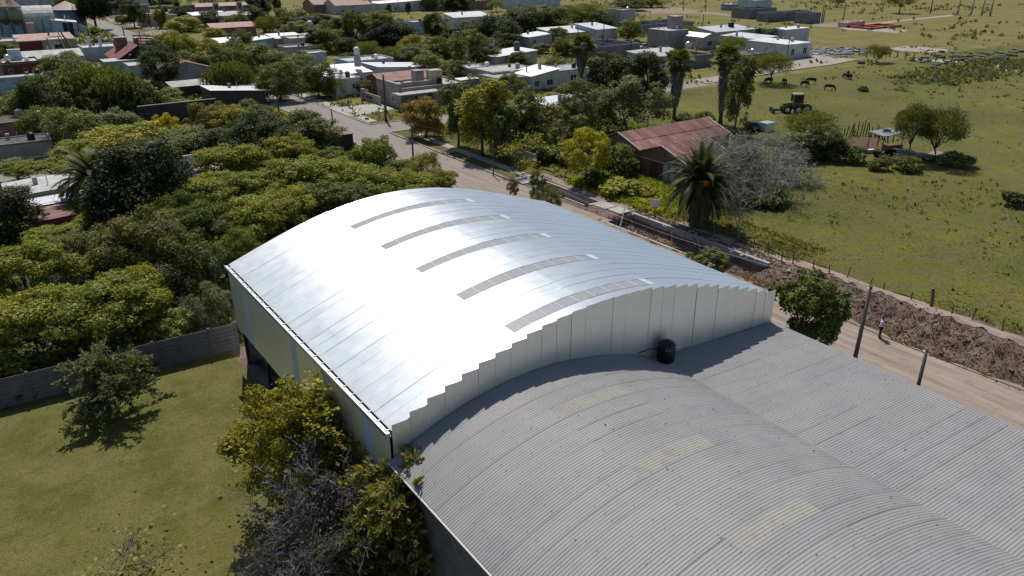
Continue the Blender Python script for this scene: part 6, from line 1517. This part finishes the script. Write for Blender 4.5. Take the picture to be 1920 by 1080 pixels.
MB().box(-.9, 1.6, -.6, .6, 1.2, 1.9).build('hood', plain((.15, .075, .06), .8, .1, .4, 1, .1), rm_); MB().box(-2.0, 1.7, -.4, .4, .6, 1.0).build('frame', dk, rm_)
for x, y, r in ((1.2, -.8, .65), (1.2, .8, .65), (-1.4, -.8, .55), (-1.4, .8, .55)): wheel(rm_, x, y, r, .3)
for k in range(5): MB().tube([(-2.2 + k*.5, -1.0, .1), (-1.4 + k*.4, -.2, 1.3)], .06, 5).build('bar', dk, rm_)
g_ = at(1628, 289); tg = empty('feed_trough', (g_[0], g_[1], .1), -.3); tag(tg, 'pale oval feed trough on the red earth', 'trough')
MB().tube([(-1.1,0,.3),(-.8,0,.3),(.8,0,.3),(1.1,0,.3)], [.12,.3,.3,.12], 10).build('shell', M['concrete'], tg); MB().box(-.85, .85, -.2, .2, .52, .62).build('rim', M['white'], tg)
g_ = at(1725, 302); tl = empty('timber_pile', (g_[0], g_[1], .1), R(150)); tag(tl, 'long pile of pale cut branches slanting from the dark acacias', 'timber pile')
for k in range(16):
    y = random.uniform(-.7, .7); z = .2 + random.random() * .9; MB().tube([(random.uniform(-4.5, -2), y, z * .4), (0, y + random.uniform(-.3, .3), z), (random.uniform(2, 4.5), y + random.uniform(-.5, .5), z + .7)], [.08, .1, .06], 5).build('branch', M['bark_pale'], tl)
# white sign board by the palm
g_ = at(1226, 402); sg = empty('sign_board', (g_[0], g_[1], 0), R(-60)); tag(sg, 'plain white sign board on a post among weeds by the feather palm', 'sign')
MB().box(-.55, .55, -.02, .02, .9, 1.8).build('panel', M['white'], sg); MB().tube([(0, .05, 0), (0, .05, 1.4)], .04, 5).build('post', M['pole_wood'], sg)
# debris: red foundation frame, rubble, planks in the trench, dead branches on the bank
g_ = at(1640, 52); ff = empty('foundation_frame', (g_[0], g_[1], 0), 0); tag(ff, 'red foundation bars laid out on pale ground at the top right', 'foundation')
for x0, x1, y0, y1 in ((-9, 12, -4, -3), (-9, 12, 5, 6), (-9, -8, -4, 6), (11, 12, -4, 6), (0, 1, -4, 6)): MB().box(x0, x1, y0, y1, 0, .7).build('bar', plain((.35, .07, .05), .8, 0, .2, 1, .1, 'red_brick'), ff)
for px, w, lb in ((1583, 6, 'left low brick stack by the red foundation'), (1600, 12, 'right low brick stack by the red foundation')):
    g_ = at(px, 50); m = MB(); t = empty('brick_stack', (g_[0], g_[1], 0)); tag(t, lb, 'bricks')
    for i in range(int(w / 2)): MB().box(i * 2 - w/2, i * 2 + 1.9 - w/2, -1, 1, 0, 1.8 + .3 * (i % 2)).build('stack', wallmat('peach'), t)
rub = MB(); random.seed(9)
def scatter(cx, cy, sx, sy, n, s0, s1, zf=lambda x, y: 0):
    m = MB()
    for _ in range(n):
        x = cx + random.gauss(0, sx); y = cy + random.gauss(0, sy); s = random.uniform(s0, s1); z = zf(x, y)
        a = random.random() * PI; c, q = math.cos(a) * s, math.sin(a) * s; hgt = s * random.uniform(.2, .6)
        m.add([(x+c,y+q,z),(x-q,y+c,z),(x-c,y-q,z),(x+q,y-c,z),(x+c*.8,y+q*.8,z+hgt),(x-q*.8,y+c*.8,z+hgt),(x-c*.8,y-q*.8,z+hgt),(x+q*.8,y-c*.8,z+hgt)], [(0,3,2,1),(4,5,6,7),(0,1,5,4),(1,2,6,5),(2,3,7,6),(3,0,4,7)])
    return m
gr_ = at(165, 668); tag(scatter(gr_[0], gr_[1], 2.2, 1.0, 220, .08, .35).build('rubble', plain((.30, .16, .14), .9, 0, .4, 1, .2, 'brick_rubble')), kind='stuff')
tag(scatter(gr_[0] - .5, gr_[1], 1.5, .8, 90, .08, .4).build('rubble', M['white']), kind='stuff')
g_ = at(1560, 98); tag(scatter(g_[0], g_[1], 9, 4, 240, .3, 1.1).build('junk_heap', plain((.22, .22, .23), .8, 0, .5, 1, .2, 'mixed_junk')), kind='stuff')
g_ = at(1850, 112); tag(scatter(g_[0], g_[1], 14, 7, 250, .4, 1.2).build('dark_mounds', plain((.07, .07, .05), .9, 0, .4, 1, .2, 'dark_mound')), kind='stuff')
tag(scatter(58.5, 30, 2.0, 22, 500, .05, .22, lambda x, y: float(bank_z(np.array(x), np.array(y)))).build('clods', plain((.16, .115, .09), .95, 0, .3, 1, .2, 'clod')), kind='stuff')
tag(scatter(60.8, 50, .8, 6, 160, .05, .25).build('stones', M['concrete']), kind='stuff')
for i, (a, b, r, lb) in enumerate([((57.5, 59.8, -.9), (59.4, 61.2, .6), .10, 'split log leaning out of the trench by the culvert'), ((57.6, 52.0, -1), (58.2, 52.6, .5), .06, 'pale bent stick standing in the trench'),
    ((60.4, 52.2, .1), (58.8, 49.6, -.6), .08, 'grey log lying down the trench bank below the palm'), ((58.0, 48.2, -.9), (59.8, 50.8, .5), .10, 'thick broken branch across the trench'), ((61.2, 57.8, .2), (60.2, 52.8, .2), .07, 'dead branch on the trench rim before the palm'),
    ((59.9, 49.5, .3), (60.9, 47.0, .2), .07, 'pale root beside the path below the palm')]):
    a, b = Vector(a), Vector(b); mid = a.lerp(b, .5) + Vector((.15, .1, .12)); t = empty('dead_branch', tuple(a)); tag(t, lb, 'branch')
    MB().tube([Vector((0, 0, 0)), mid - a, b - a], [r, r * .8, r * .5], 6).build('limb', M['bark_pale'], t); MB().tube([mid - a, mid - a + Vector((.3, .5, .35))], [r * .5, r * .2], 4).build('twig', M['bark_pale'], t)
# pampas plumes near the dark tree
for i, (px, py) in enumerate(((281, 385), (300, 381), (304, 379))):
    g_ = at(px, py + 40); hh = height_at(g_, px, py); t = empty('pampas_plume', (g_[0], g_[1], 0)); tag(t, 'pale feathery grass plume in front of the blackest tree, %s of three' % ('left', 'middle', 'right')[i], 'grass plume')
    MB().tube([(0, 0, 0), (0, 0, hh - .8)], .03, 4).build('stalk', M['bark_pale'], t); MB().tube([(0, 0, hh - .9), (0, 0, hh - .5), (0, 0, hh)], [.05, .16, .02], 7).build('plume', plain((.38, .33, .28), .9, 0, .1, 4, .3, 'plume'), t)
# small white box on the lawn path
g_ = at(716, 1058); wb_ = empty('white_bucket', (g_[0], g_[1], .03), .5); tag(wb_, 'small white box lying on bare earth beside the old hall', 'box'); MB().box(-.22, .22, -.14, .14, 0, .2).build('body', M['white'], wb_); MB().box(-.24, .24, -.16, .16, .2, .24).build('lid', M['white'], wb_)
# green net on the unfinished walls
g_ = at(1238, 76); gn = MB().box(0, 5.5, 0, .06, 0, 3.2); tag(gn.build('green_net', plain((.02, .20, .10), .8, 0, .2, 1, .1, 'net'), None, loc=tuple(g_)), 'green shade net hung beside the parked cars', 'net')
# pale drum by the hall corner, rubbish
